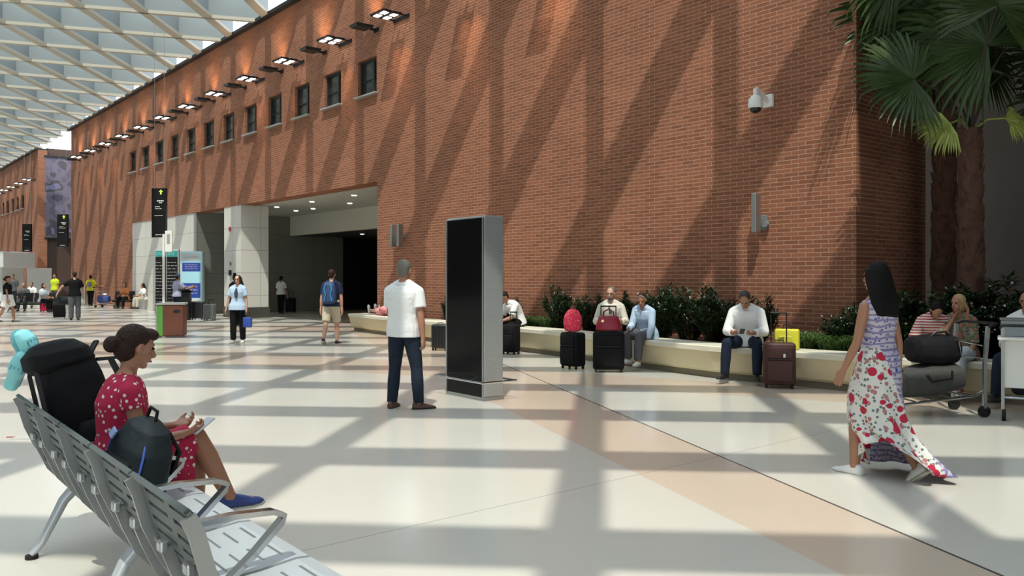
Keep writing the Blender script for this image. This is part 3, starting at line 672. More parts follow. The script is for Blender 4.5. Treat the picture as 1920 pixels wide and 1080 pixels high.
# man with blue backpack
def blue_pack(t, q):
    c = q['cen'](.27); r, f, u = q['frame'](.3); b = MB()
    b.ring_loft([q['ringpts'](c - f * (.215) * 1 + u * z, r, f, a, d, 20, 3) for z, a, d in ((-.26, .12, .08), (-.20, .16, .11), (0, .165, .12), (.17, .14, .10), (.25, .08, .05))])
    o = fuse(b, 'backpack', mat('blue backpack fabric', (.02, .05, .13, 1), .7), .012, t, 2)
    for sg in (-1, 1):
        b = MB(); b.tube([c - f * .33 + r * sg * .05 + u * .20, c - f * .345 + r * sg * .09 + u * .08, c - f * .345 + r * sg * .055 + u * -.04, c - f * .34 + r * sg * .09 + u * -.2], .010, 6); b.build('pack_trim', mat('bright blue piping', (.05, .30, .60, 1), .6), o)
        b = MB(); b.tube([c - f * .12 + r * sg * .12 + u * .20, c + f * .02 + r * sg * .12 + u * .24, c + f * .135 + r * sg * .12 + u * .10, c + f * .12 + r * sg * .14 + u * -.1, c - f * .12 + r * sg * .14 + u * -.2], .016, 8); b.build('shoulder_strap', BLACK_CL, o)
person('man in navy shirt and beige shorts walking away with a blue backpack', gp(622, 645), (.05, 1), 1.78, 'm', .012, SK_P,
       dict(thL=(-.03, -.30, -1), shL=(0, -.55, -1), ftL=(-.1, 1, -.3), thR=(.03, .16, -1), shR=(0, .05, -1), uaL=(-.22, .05, -1), faL=(-.12, .2, -1), uaR=(.18, -.1, -1), faR=(.02, .2, -1)),
       top=(NAVY, -.06, .7, .02), legs=(BEIGE, .95, .03), shoes=(SH_BLACK, SOLE_W), hair=('short', HAIR_BR), extra=blue_pack, eyes=False)
# woman walking towards the camera
def scarf_bag(t, q):
    b = MB(); c = q['nb']; r, f, u = q['frame'](.45)
    b.tube([c + r * .07 + u * .02, c + f * .09 - u * .02, c - r * .07 + u * .02], .018, 8); b.tube([c + f * .10 - u * .03, c + f * .13 - u * .14, c + f * .14 - u * .26], [.02, .045, .03], 10)
    b.build('scarf', mat('dark blue scarf', (.03, .04, .07, 1), .8), t, True)
    for sg in (-1, 1):
        b = MB(); b.ball(q['hp'](sg * .03, .09, .012), (.026, .008, .018), q['HM'], u=12, v=6); b.build('sunglass_lens', mat('amber lens', (.12, .04, .02, 1), .2), t, True)
person('woman in pale blue shirt, dark scarf and black trousers walking towards the camera', gp(446, 643), (0, -1), 1.66, 'f', .011, SK_P,
       dict(thL=(-.02, -.12, -1), shL=(0, -.12, -1), thR=(.02, .14, -1), shR=(0, -.02, -1), uaL=(-.22, 0, -1), faL=(-.05, .15, -1), uaR=(.32, -.05, -1), faR=(.22, .1, -1), curl=.9),
       top=(LBLUE, -.10, .6, .030, .02), legs=(BLACK_CL, 1.95, .018), shoes=(SH_WHITE, SOLE_W), hair=('long', HAIR_BR), extra=scarf_bag)
person('dark-haired person with a top knot hidden behind the woman in the pale blue shirt', gp(441, 610), (0.2, 1), 1.70, 'f', .016, SK_T, {}, top=(BLACK_CL, -.06, .6, .02), legs=(BLACK_CL, 2, .015), shoes=(SH_BLACK, SOLE_B), hair=('topbun', HAIR_B), eyes=False)
person('woman in white top and dark trousers walking away into the dark passage with a suitcase', gp(527, 588), (.1, 1), 1.66, 'f', .016, SK_T,
       dict(uaR=(.25, 0, -1), faR=(.3, 0, -1), thL=(0, .15, -1), thR=(0, -.15, -1), shR=(0, -.2, -1)), top=(WHITE_CL, -.06, .7, .03), legs=(BLACK_CL, 2, .015), shoes=(SH_BLACK, SOLE_B), hair=('bun', HAIR_B), eyes=False)
person('person in dark clothes standing deep in the shaded passage', gp(582, 582), (-.2, -1), 1.68, 'm', .022, SK_D, {}, top=(BLACK_CL, -.06, .7, .02), legs=(BLACK_CL, 2, .015), shoes=(SH_BLACK, SOLE_B), hair=('short', HAIR_B), eyes=False)

def benchpt(px, off):
    P = offs(BF, off); q = (px - 960) / F
    for a, c in zip(P, P[1:]):
        den = (c.x - a.x) - q * (c.y - a.y); u = (q * a.y - a.x) / den
        if -0.02 <= u <= 1.02: p = a.lerp(c, u); return V3(p.x, p.y, 0), (c - a).normalized()
BT = .515; SITH = BT + .095
def sit(px, off, **k): p, d = benchpt(px, off); return p
# person lying on the left end of the bench
p, d = benchpt(722, .26)
person('person in pink lying on the far end of the bench with bare legs outstretched', p, (-d.x, -d.y), 1.62, 'f', .012, SK_P,
       dict(spine=(0, -1, .12), head=(0, .1, 1), hup=(0, -1, .15), hip=BT + .125, thL=(-.05, 1, .02), shL=(0, 1, -.02), ftL=(0, .35, 1), thR=(.05, 1, .10), shR=(0, 1, -.04), ftR=(0, .35, 1), uaL=(-.2, .8, .1), faL=(.3, .9, .1), uaR=(.2, .8, .1), faR=(-.3, .9, .1)),
       top=(PINK, -.05, .6, .02), legs=(PINK, .55, .03), shoes=(SH_WHITE, SOLE_W), hair=('short', HAIR_BR), eyes=False)
# man seated behind the display
person('man in white shirt and black trousers bending forward on the bench behind the display', sit(972, .24), (-.85, -.55), 1.74, 'm', .011, SK_T,
       dict(spine=(0, .25, 1), spine2=(0, .75, .8), head=(0, 1, -.5), hup=(0, .6, .8), hip=SITH, thL=(-.1, 1, -.05), shL=(0, .05, -1), thR=(.12, 1, -.1), shR=(0, -.15, -1), uaL=(-.1, .5, -1), faL=(.1, 1, -.3), uaR=(.15, .3, -1), faR=(-.1, .9, -.5)),
       top=(WHITE_CL, -.05, .8, .022), legs=(BLACK_CL, 2, .02), shoes=(SH_BLACK, SOLE_B), hair=('short', HAIR_BR), eyes=False)
# the couple
def camera_scarf(t, q):
    b = MB(); c = q['nb']; r, f, u = q['frame'](.45)
    b.tube([c + r * .08, c + f * .10 - u * .03, c - r * .08], .022, 8); b.tube([c + f * .10 + r * .04 - u * .03, c + f * .15 - u * .16], [.02, .03], 8); b.build('scarf', mat('dark grey scarf', (.03, .035, .035, 1), .8), t, True)
    b = MB(); b.ball(q['hp'](0, .05, -.075), (.052, .045, .045), q['HM'], u=14, v=8); b.build('beard', HAIR_G, t, True)
    b = MB()
    for sg in (-1, 1): b.tube([q['hp'](sg * .034 + .024 * math.cos(a), .094, .010 + .018 * math.sin(a)) for a in [2 * PI * i / 12 for i in range(12)]], .0025, 6, close=True)
    b.build('glasses', M_BLACK, t)
person('older bearded man in cream shirt and dark scarf seated beside the woman in pale blue', sit(1146, .20), (-.15, -1), 1.74, 'm', .010, SK_P,
       dict(spine=(0, .12, 1), spine2=(0, .2, 1), head=(.25, 1, -.25), hup=(0, .15, 1), hip=SITH, thL=(-.15, 1, -.05), shL=(0, -.1, -1), thR=(.15, 1, -.05), shR=(0, -.1, -1), uaL=(-.35, .2, -1), faL=(.35, 1, .1), uaR=(.35, .2, -1), faR=(-.35, 1, .1)),
       top=(CREAM_CL, -.05, 1.9, .025), legs=(BLACK_CL, 2, .02), shoes=(SH_BLACK, SOLE_B), hair=('short', HAIR_G), extra=camera_scarf)
def hairband(t, q):
    b = MB(); b.tube([q['hp'](.07 * math.cos(a) * 1.18, .055, .035 + .07 * math.sin(a)) for a in [PI * i / 10 for i in range(11)]], .008, 6); b.build('hair_band', mat('grey hair band', (.2, .2, .2, 1), .5), t)
person('woman in pale blue blouse and grey trousers leaning towards the bearded man on the bench', sit(1212, .18), (-.62, -.80), 1.68, 'f', .009, SK_T,
       dict(spine=(-.05, .25, 1), spine2=(-.1, .5, 1), head=(-.25, 1, -.45), hup=(-.1, .5, 1), hip=SITH, thL=(-.02, 1, -.1), shL=(.02, .1, -1), thR=(.16, 1, -.05), shR=(-.05, -.05, -1), uaL=(-.12, .25, -1), faL=(.15, .45, -1), uaR=(.15, .3, -1), faR=(-.25, .9, -.2)),
       top=(LBLUE, -.09, 1.85, .032), legs=(GREYCL, 1.95, .02), shoes=(SH_WHITE, SOLE_W), hair=('pony', HAIR_BR), extra=hairband)
# man with phone
def phone(t, q):
    m = (q['J']['WL'] + q['J']['WR']) * .5 + Vector((0, .09, .03)); b = MB(); b.box(m, (.072, .145, .009), Euler((R(-25), 0, 0)).to_matrix().to_4x4(), bev=.003); o = b.build('phone', M_BLACK, t)
person('man in loose white shirt seated on the bench looking down at his phone', sit(1402, .17), (-.42, -.91), 1.82, 'm', .0085, SK_T,
       dict(spine=(0, .12, 1), spine2=(0, .42, 1), head=(0, 1, -1.1), hup=(0, 1, .9), hip=SITH, thL=(-.26, 1, -.03), shL=(.0, .03, -1), thR=(.34, 1, -.03), shR=(.05, .05, -1), ftL=(-.15, 1, 0), ftR=(.35, 1, 0), uaL=(-.30, .30, -1), faL=(.55, 1, -.05), uaR=(.30, .30, -1), faR=(-.55, 1, -.05), curl=1.0, palmL=(.3, -.2, 1), palmR=(-.3, -.2, 1)),
       top=(WHITE_CL, -.06, 1.85, .034, .02, True), legs=(DARKBLUE, 2, .014), shoes=(SH_BLACK, SOLE_B), hair=('short', mat('dark grey hair', (.035, .035, .03, 1), .7, bump=.5, bscale=60)), extra=phone, build=1.05)
# woman in a long dress
def floral():
    m = bpy.data.materials.new('floral dress cloth'); m.use_nodes = True; N = m.node_tree.nodes; L = m.node_tree.links; b = N['Principled BSDF']; b.inputs['Roughness'].default_value = .85
    tc = N.new('ShaderNodeTexCoord'); sp = N.new('ShaderNodeSeparateXYZ'); L.new(tc.outputs['Object'], sp.inputs[0])
    def vor(scale, size, a, c, vec=None, ran=1.0):
        v = N.new('ShaderNodeTexVoronoi'); v.inputs['Scale'].default_value = scale; v.inputs['Randomness'].default_value = ran; L.new(vec or tc.outputs['Object'], v.inputs['Vector'])
        lt = N.new('ShaderNodeMath'); lt.operation = 'LESS_THAN'; lt.inputs[1].default_value = size; L.new(v.outputs['Distance'], lt.inputs[0])
        x = N.new('ShaderNodeMix'); x.data_type = 'RGBA'
        for i, q in ((6, a), (7, c)):
            if isinstance(q, tuple): x.inputs[i].default_value = q
            else: L.new(q, x.inputs[i])
        L.new(lt.outputs[0], x.inputs[0]); return x.outputs[2]
    white = (.66, .66, .62, 1)
    f1 = vor(30, .33, white, (.14, .17, .17, 1)); f2 = vor(17, .30, f1, (.42, .18, .17, 1)); f3 = vor(9.5, .33, f2, (.46, .015, .05, 1))
    g1 = vor(34, .36, (.50, .48, .56, 1), (.17, .13, .30, 1)); g2 = vor(13, .22, g1, (.05, .09, .34, 1), ran=.2)
    wv = N.new('ShaderNodeTexWave'); wv.bands_direction = 'Z'; wv.inputs['Scale'].default_value = 7; wv.inputs['Distortion'].default_value = 3; L.new(tc.outputs['Object'], wv.inputs['Vector'])
    gt = N.new('ShaderNodeMath'); gt.operation = 'GREATER_THAN'; gt.inputs[1].default_value = .72; L.new(wv.outputs['Fac'], gt.inputs[0])
    g3 = N.new('ShaderNodeMix'); g3.data_type = 'RGBA'; L.new(gt.outputs[0], g3.inputs[0]); L.new(g2, g3.inputs[6]); g3.inputs[7].default_value = (.24, .19, .36, 1)
    # roses on the left side below the waist, lace print elsewhere
    e1 = N.new('ShaderNodeMath'); e1.operation = 'MULTIPLY_ADD'; e1.inputs[1].default_value = .16; e1.inputs[2].default_value = -.19; L.new(sp.outputs[2], e1.inputs[0])   # boundary x(z)
    lt = N.new('ShaderNodeMath'); lt.operation = 'LESS_THAN'; L.new(sp.outputs[0], lt.inputs[0]); ng = N.new('ShaderNodeMath'); ng.operation = 'MULTIPLY_ADD'; ng.inputs[1].default_value = -.30; ng.inputs[2].default_value = .20; L.new(sp.outputs[2], ng.inputs[0]); L.new(ng.outputs[0], lt.inputs[1])
    l2 = N.new('ShaderNodeMath'); l2.operation = 'LESS_THAN'; l2.inputs[1].default_value = 1.02; L.new(sp.outputs[2], l2.inputs[0]); an = N.new('ShaderNodeMath'); an.operation = 'MULTIPLY'; L.new(lt.outputs[0], an.inputs[0]); L.new(l2.outputs[0], an.inputs[1])
    x = N.new('ShaderNodeMix'); x.data_type = 'RGBA'; L.new(an.outputs[0], x.inputs[0]); L.new(g3.outputs[2], x.inputs[6]); L.new(f3, x.inputs[7]); L.new(x.outputs[2], b.inputs['Base Color'])
    return m
def long_dress(t, q):
    k = q['k']; b = MB(); q['torso'](b, .0, .47, .012)
    r, f, u = q['frame'](.4); hip = q['hip']; J = q['J']
    for sg, s in ((-1, 'L'), (1, 'R')): b.ball(J['S' + s] - r * sg * .035 * k + u * .02, (.045 * k, .055 * k, .045 * k))
    rows = []
    Z = [(hip.z + .10, .155, .12, 0, 0, 0), (hip.z, .185, .145, 0, 0, 0), (hip.z - .15, .196, .180, -.01, .02, .3), (.66, .195, .20, -.015, .03, .7), (.48, .195, .23, .0, .02, 1), (.34, .215, .25, .02, -.01, 1.5), (.22, .25, .26, .06, -.07, 2.0), (.12, .29, .30, .10, -.10, 2.4), (.06, .32, .32, .13, -.13, 2.7)]
    n = 72
    for z, a, c, ox, oy, w_ in Z:
        rg = []
        for i in range(n):
            th = 2 * PI * i / n; fo = 1 + .045 * w_ * math.sin(9 * th + z * 3) + .03 * w_ * math.sin(5 * th + 1)
            lift = .26 * max(0, (.40 - z) / .34) * max(0, math.cos(th - 3.3)) ** 2
            rg.append((ox + a * fo * math.cos(th), oy + c * fo * math.sin(th), z + lift))
        rows.append(rg)
    inner = [[(x * .955 + .045 * .04, y * .955, zz + .004) for x, y, zz in rg] for rg in rows[::-1]]
    b2 = MB(); b2.ring_loft(rows, cap=False)
    m = floral(); o = fuse(b, 'dress_bodice', m, .009, t, 3)
    o2 = b2.build('dress_skirt', m, t, True); sd = o2.modifiers.new('thick', 'SOLIDIFY'); sd.thickness = .006
    for sg in (-1, 1):
        bb = MB(); bb.tube([J['S' + ('L' if sg < 0 else 'R')] - r * sg * .05 + f * .07 + u * .02, J['S' + ('L' if sg < 0 else 'R')] - r * sg * .045 + u * .065, J['S' + ('L' if sg < 0 else 'R')] - r * sg * .05 - f * .08 + u * .01], .016, 8); bb.build('dress_strap', m, t, True)
    bb = MB(); w = J['WR']; d = (J['WR'] - J['ER']).normalized(); bb.tube([w - d * .01 + V3(.033 * math.cos(a), .030 * math.sin(a), 0) for a in [2 * PI * i / 14 for i in range(14)]], .007, 8, close=True); bb.build('bracelet', mat('dark bracelet', (.03, .015, .012, 1), .4), t)
person('woman with long black hair walking in a long floral sleeveless dress and white shoes', gp(1648, 893), (-.50, .87), 1.74, 'f', .0075, SK_T,
       dict(thL=(-.02, .30, -1), shL=(-.02, .05, -1), ftL=(-.1, 1, 0), thR=(.03, -.10, -1), shR=(0, -.60, -1), ftR=(.05, .80, -.65), uaL=(-.26, .06, -1), faL=(-.20, .42, -1), uaR=(.16, -.15, -1), faR=(.04, .02, -1), spine=(0, .03, 1), curl=.45, head=(.1, 1, 0)),
       shoes=(SH_WHITE, SOLE_W), hair=('long', HAIR_B), extra=long_dress, eyes=True)
# people on the right hand stretch of the bench
STRIPE = stripe_cloth('red and white striped cotton', (.66, .62, .58, 1), (.42, .05, .05, 1), 9)
FLOW = patch_cloth('floral blouse cloth', [(.05, .06, .05, 1), (.30, .22, .18, 1), (.10, .14, .06, 1), (.42, .12, .10, 1)], 14)
person('black-haired person in red and white striped shirt slumped on the bench behind the trolley', sit(1746, .16), (-.25, -.97), 1.66, 'f', .010, SK_T,
       dict(spine=(0, .15, 1), spine2=(-.05, .35, 1), head=(0, 1, -1.2), hup=(0, 1, .5), hip=SITH, thL=(-.12, 1, -.05), shL=(0, .0, -1), thR=(.12, 1, -.05), shR=(0, .05, -1), uaL=(-.75, .5, -.35), faL=(.05, .35, 1), uaR=(.5, .4, -1), faR=(-.3, 1, -.1)),
       top=(STRIPE, -.05, .95, .03), legs=(BLACK_CL, 2, .02), shoes=(SH_BLACK, SOLE_B), hair=('bob', HAIR_B), eyes=False)
person('woman with short blond hair in floral blouse and white trousers seated on the bench', sit(1803, .20), (-.75, -.66), 1.68, 'f', .009, SK_T,
       dict(spine=(0, .10, 1), spine2=(0, .2, 1), head=(.25, 1, -.12), hup=(0, .1, 1), hip=SITH, thL=(-.12, 1, -.02), shL=(0, .0, -1), thR=(.08, 1, -.02), shR=(.05, -.1, -1), uaL=(-.1, .10, -1), faL=(.1, .5, -1), uaR=(-.10, .75, -.65), faR=(-.40, -.25, .85)),
       top=(FLOW, -.08, 1.0, .028), legs=(cloth('pale blue white trousers', (.50, .56, .60, 1)), 1.7, .02), shoes=(SH_BROWN, SOLE_W), hair=('bob', HAIR_Y))
person('person in white shirt and blue jeans seated behind the second trolley at the edge', sit(1932, .14), (-.72, -.70), 1.78, 'm', .010, SK_T,
       dict(spine=(0, .12, 1), spine2=(0, .25, 1), head=(0, 1, -.2), hup=(0, .15, 1), hip=SITH, thL=(-.3, 1, -.05), shL=(-.12, .35, -1), thR=(.3, 1, -.05), shR=(.05, .1, -1), uaL=(-.2, .3, -1), faL=(.1, 1, -.1), uaR=(.2, .3, -1), faR=(-.2, 1, -.1)),
       top=(WHITE_CL, -.05, 1.5, .03), legs=(JEANS, 2, .02), shoes=(SH_BLACK, SOLE_B), hair=('short', HAIR_B))
# ------------------------------------------------------------ figures in the distance
def cap_x(t, q):
    b = MB(); b.ball(q['hp'](0, -.01, .06), (.09, .105, .075), q['HM'], u=14, v=8); b.build('cap', mat('blue cap', (.10, .14, .32, 1), .8), t, True)
person('man in pale violet shirt and blue cap standing at the advertising screen', gp(333, 597), (.55, .83), 1.70, 'm', .016, SK_T, dict(uaR=(.25, .6, -.7), faR=(.1, 1, .25), uaL=(-.2, 0, -1)), top=(VIOLET, -.08, .7, .03), legs=(DARKBLUE, 2, .02), shoes=(SH_BLACK, SOLE_B), hair=('short', HAIR_BR), extra=cap_x, eyes=False)
def grey_pack(t, q):
    c = q['cen'](.27); r, f, u = q['frame'](.3); b = MB(); b.ring_loft([q['ringpts'](c - f * .19 + u * z, r, f, a, .06, 16, 2.2) for z, a in ((-.14, .06), (-.08, .11), (.05, .12), (.13, .08))]); b.build('backpack', mat('grey blue bag', (.12, .19, .22, 1), .7), t, True)
person('person in yellow shirt with a small grey backpack walking away along the brick wall', gp(170, 573), (-.1, 1), 1.72, 'm', .02, SK_T, dict(uaR=(.5, .1, -.8), faR=(.6, .5, -.1), thL=(-.02, .2, -1), thR=(.02, -.2, -1), shR=(0, -.25, -1)), top=(YELLOW, -.08, .7, .035), legs=(BLACK_CL, 2, .02), shoes=(SH_BLACK, SOLE_B), hair=('short', HAIR_B), extra=grey_pack, eyes=False)
person('standing person in lime high-visibility vest left of the brick wall corner', gp(103, 574), (-.2, -1), 1.76, 'm', .022, SK_T, {}, top=(HIVIS, -.08, .5, .03), legs=(GREYCL, 2, .02), shoes=(SH_BLACK, SOLE_B), hair=('short', HAIR_BR), eyes=False)
person('man in black shirt and grey trousers with duffel bag pulling a tilted suitcase', gp(140, 600), (-.45, .9), 1.80, 'm', .017, SK_P, dict(uaL=(-.7, .1, -.5), faL=(-.5, .2, -.9), uaR=(.3, 0, -1), faR=(.1, .3, -1), thL=(-.05, -.1, -1), thR=(.05, .1, -1)), top=(BLACK_CL, -.08, .7, .03), legs=(GREYCL, 2, .03), shoes=(SH_BLACK, SOLE_B), hair=('short', HAIR_BR), eyes=False)
person('woman in black top and white skirt walking at the left edge', gp(14, 604), (1, .1), 1.68, 'f', .017, SK_T, dict(thL=(0, .35, -1), shL=(0, .1, -1), thR=(0, -.25, -1), shR=(0, -.5, -1), uaR=(.2, .3, -1)), top=(BLACK_CL, -.03, .5, .025), legs=(WHITE_CL, .8, .05), shoes=(SH_BLACK, SOLE_B), hair=('bun', HAIR_BR), eyes=False)
def seated(label, p, face, top_m, leg_m, hairst, sex='f', h=1.68, seat=.44, lean=.1, sl=.7):
    return person(label, p, face, h, sex, .02, SK_T, dict(spine=(0, lean, 1), head=(0, 1, -.3), hip=seat + .095, thL=(-.1, 1, 0), shL=(0, .0, -1), thR=(.1, 1, 0), shR=(0, .1, -1), uaL=(-.15, .3, -1), faL=(.15, 1, -.1), uaR=(.15, .3, -1), faR=(-.15, 1, -.1)),
                  top=(top_m, -.06, sl, .03), legs=(leg_m, 1.95, .02), shoes=(SH_BLACK, SOLE_B), hair=hairst, eyes=False)
seated('black-haired person in orange top seated against the white wall panel', gp(257, 579) - WN * .55, (-.1, -1), ORANGE, BLACK_CL, ('bob', HAIR_B))
seated('brown-haired woman in white top seated beside the person in orange', gp(286, 580) - WN * .4, (-.6, -.8), WHITE_CL, cloth('beige trousers', (.5, .46, .38, 1)), ('long', HAIR_BR))
seated('grey-clad person seated sideways on the far waiting seats at left', gp(45, 584), (.3, -1), GREYCL, GREYCL, ('short', HAIR_G), 'm', 1.74)
seated('black-haired person in pale top seated on the far waiting seats', gp(80, 586), (.9, -.3), mat('pale blue top', (.5, .56, .6, 1), .8), BLACK_CL, ('bob', HAIR_B), 'f', 1.72)
seated('person in white shirt seated behind the grey-clad person', gp(60, 578), (.2, -1), WHITE_CL, BEIGE, ('short', HAIR_B), 'm', 1.72)
person('person standing at the dark doorway of the white stall', gp(24, 580), (.2, -1), 1.74, 'm', .022, SK_T, {}, top=(GREYCL, -.06, .7, .03), legs=(BLACK_CL, 2, .02), shoes=(SH_BLACK, SOLE_B), hair=('short', HAIR_B), eyes=False)
# ------------------------------------------------------------ seat row in the foreground
SO = V3(-2.87, 4.895, 0); SD = V3(.621, -.784, 0); SN = V3(.784, .621, 0); SRZ = math.atan2(-.784, .621)
SM = Matrix(((SD.x, SN.x, 0, SO.x), (SD.y, SN.y, 0, SO.y), (0, 0, 1, 0), (0, 0, 0, 1)))
def sp_(x, y, z): return SM @ V3(x, y, z)
M_SEAT = mat('silver grey seat metal', S(178, 184, 188), 0.36, 0.3)
M_SEATB = mat('grey back panel metal', S(84, 91, 91), 0.45, 0.3)
def slotted(b, u0, u1, prof, holes, th):
    """sheet following a profile [(y,z)] over width u0..u1 with slots given as (ua,ub,va,vb) in metres along the profile"""
    P = [Vector((0, y, z)) for y, z in prof]; L_ = [0]
    for a, c in zip(P, P[1:]): L_.append(L_[-1] + (c - a).length)
    def pos(u, v, side):
        for i in range(len(P) - 1):
            if v <= L_[i + 1] + 1e-6: break
        f_ = (v - L_[i]) / (L_[i + 1] - L_[i]); p = P[i].lerp(P[i + 1], f_); t = (P[i + 1] - P[i]).normalized()
        nn = Vector((0, -t.z, t.y)); p = p + nn * (th * side); return (u, p.y, p.z)
    xs = sorted({u0, u1} | {h[0] for h in holes} | {h[1] for h in holes}); vsn = sorted(set(L_) | {h[2] for h in holes} | {h[3] for h in holes})
    hole = lambda x, v: any(h[0] < x < h[1] and h[2] < v < h[3] for h in holes)
    ok = lambda i, j: 0 <= i < len(xs) - 1 and 0 <= j < len(vsn) - 1 and not hole((xs[i] + xs[i + 1]) / 2, (vsn[j] + vsn[j + 1]) / 2)
    V = {}
    def v(i, j, s):
        if (i, j, s) not in V: V[(i, j, s)] = b.b.verts.new(pos(xs[i], vsn[j], s))
        return V[(i, j, s)]
    for i in range(len(xs) - 1):
        for j in range(len(vsn) - 1):
            if not ok(i, j): continue
            b.b.faces.new((v(i, j, 0), v(i + 1, j, 0), v(i + 1, j + 1, 0), v(i, j + 1, 0))); b.b.faces.new((v(i, j + 1, 1), v(i + 1, j + 1, 1), v(i + 1, j, 1), v(i, j, 1)))
            for (di, dj, a, c) in ((-1, 0, (i, j), (i, j + 1)), (1, 0, (i + 1, j + 1), (i + 1, j)), (0, -1, (i + 1, j), (i, j)), (0, 1, (i, j + 1), (i + 1, j + 1))):
                if not ok(i + di, j + dj): b.b.faces.new((v(a[0], a[1], 0), v(a[0], a[1], 1), v(c[0], c[1], 1), v(c[0], c[1], 0)))
row = thing('airport_seat_row', 'silver slatted metal seat row with armrests in the left foreground', 'seat row', SO, SRZ)
PW = .624; SEATN = 5
for i in range(SEATN):
    x0 = PW * i + .012; x1 = PW * (i + 1) - .012; xm = (x0 + x1) / 2
    back = [(-.015, .875), (0, .885), (.012, .86), (.05, .72), (.10, .60), (.165, .50)]
    hb = []
    for r_ in range(7):
        v0 = .055 + .052 * r_
        hb += [(x0 + .05, xm - .03, v0, v0 + .016), (xm + .03, x1 - .05, v0, v0 + .016)]
    b = MB(); slotted(b, x0, x1, back, hb, .012); b.build('backrest', M_SEATB, row, False)
    seat = [(.175, .475), (.20, .435), (.26, .425), (.45, .435), (.60, .452), (.655, .448), (.675, .425)]
    hs = []
    for r_ in range(5):
        v0 = .12 + .075 * r_
        hs += [(x0 + .07, xm - .05, v0, v0 + .012), (xm + .05, x1 - .07, v0, v0 + .012)]
    b = MB(); slotted(b, x0, x1, seat, hs, .012); b.build('seat_pan', M_SEAT, row, False)
    for xx in (x0 + .16, x1 - .16):        # hangers that carry the backrest
        b = MB(); b.tube([(xx, .055, .66), (xx, .085, .58), (xx, .13, .48), (xx, .20, .40), (xx, .27, .37)], .02, sq=(.019, .011)); b.box((xx, .045, .665), (.05, .03, .04), bev=.008); b.build('back_bracket', M_STEEL, row, False)
for i in range(SEATN + 1):
    x = PW * i
    b = MB(); b.tube([(x, -.012, .872), (x, .012, .82), (x, .045, .70), (x, .095, .59), (x, .16, .48), (x, .25, .40)], .02, sq=(.024, .008)); b.build('side_support', M_STEEL, row, False)
    if i < SEATN:
        b = MB(); b.tube([(x, .07, .64), (x, .16, .665), (x, .34, .675), (x, .50, .665), (x, .545, .645), (x, .535, .62), (x, .42, .51), (x, .32, .43), (x, .28, .40)], .02, sq=(.023, .010)); b.build('armrest', M_CHROME, row, True)
b = MB(); b.box((PW * SEATN / 2, .28, .365), (PW * SEATN + .06, .07, .06), bev=.012); b.build('beam', M_STEEL, row, False)
b = MB(); b.tube([(0, .17, .47), (PW * SEATN, .17, .47)], .011, 8); b.build('rear_rail', M_STEEL, row, True)
for x in (.28, 1.62, 2.9):
    for ys, nm in ((-1, 'rear'), (1, 'front')):
        fy = .02 if ys < 0 else .60
        b = MB(); b.tube([(x, .28 + .03 * ys, .375), (x, .28 + .10 * ys, .30), (x, fy - .05 * ys, .08), (x, fy, .02)], [.034, .030, .021, .020], 12); o = b.build('leg', M_SEAT, row, True)
        b = MB(); b.cyl((x, fy, 0), (x, fy, .02), .034, n=16); b.build('foot_pad', M_RUBBER, o, True)
# side table at the near end of the row
tb = thing('side_tablet', 'grey rounded table end at the near end of the seat row', 'table', sp_(PW * SEATN + .27, .42, 0), SRZ)
b = MB(); pts = [(.22 * math.copysign(abs(math.cos(a)) ** .6, math.cos(a)), .22 * math.copysign(abs(math.sin(a)) ** .6, math.sin(a))) for a in [2 * PI * i / 32 for i in range(32)]]
b.prism(pts, .425, .445); b.build('top', M_SEAT, tb)
b = MB(); b.cyl((0, -.1, 0.02), (0, -.1, .425), .022); b.cyl((0, -.1, 0), (0, -.1, .02), .14, n=24); b.build('post', M_STEEL, tb, True)

# ------------------------------------------------------------ woman seated on the row
RED = dot_cloth('red dress with white flowers', (.42, .010, .055, 1), (.75, .68, .62, 1), 30, .27)
def red_dress(t, q):
    k = q['k']; J = q['J']; b = MB(); q['torso'](b, -.05, .505, .015)
    r, f, u = q['frame'](.42)
    for s, sg in (('L', -1), ('R', 1)):
        b.ball(J['S' + s], .060 * k); b.tube([J['S' + s], J['S' + s].lerp(J['E' + s], .30)], [.060 * k, .058 * k], 14); b.tube([q['nb'] + u * .005 + r * sg * .03 * k, J['S' + s] + u * .02 * k], [.052 * k, .045 * k], 12)
    for s in 'LR':
        b.ball(J['H' + s], .105 * k); b.tube([J['H' + s], J['H' + s].lerp(J['K' + s], .5), J['H' + s].lerp(J['K' + s], .93)], [.105 * k, .098 * k, .092 * k], 16)
    mid = (J['KL'] + J['KR']) / 2
    fuse(b, 'dress', RED, .007, t, 3)
    # the skirt hangs down beside the near thigh
    h = J['HR'].lerp(J['KR'], .15); kk = J['HR'].lerp(J['KR'], .93); b = MB(); rows = []
    for i in range(13):
        f_ = i / 12; p = h.lerp(kk, f_); rows.append([p + V3(.085 + .012 * math.sin(i * 2.1) * (j / 5), 0, .02 - j * .068 * (.35 + .65 * min(1, f_ * 1.6))) for j in range(6)])
    V = [[b.b.verts.new(p) for p in rw] for rw in rows]
    for i in range(12):
        for j in range(5): b.b.faces.new((V[i][j], V[i + 1][j], V[i + 1][j + 1], V[i][j + 1]))
    o = b.build('skirt_fold', RED, t, True); sd = o.modifiers.new('thick', 'SOLIDIFY'); sd.thickness = .012
    b = MB(); m = J['WR'] + V3(-.02, .10, .03); b.box(m, (.07, .14, .009), Euler((R(30), 0, R(20))).to_matrix().to_4x4(), bev=.003); b.build('phone', mat('pale phone', S(190, 190, 195), .3), t)
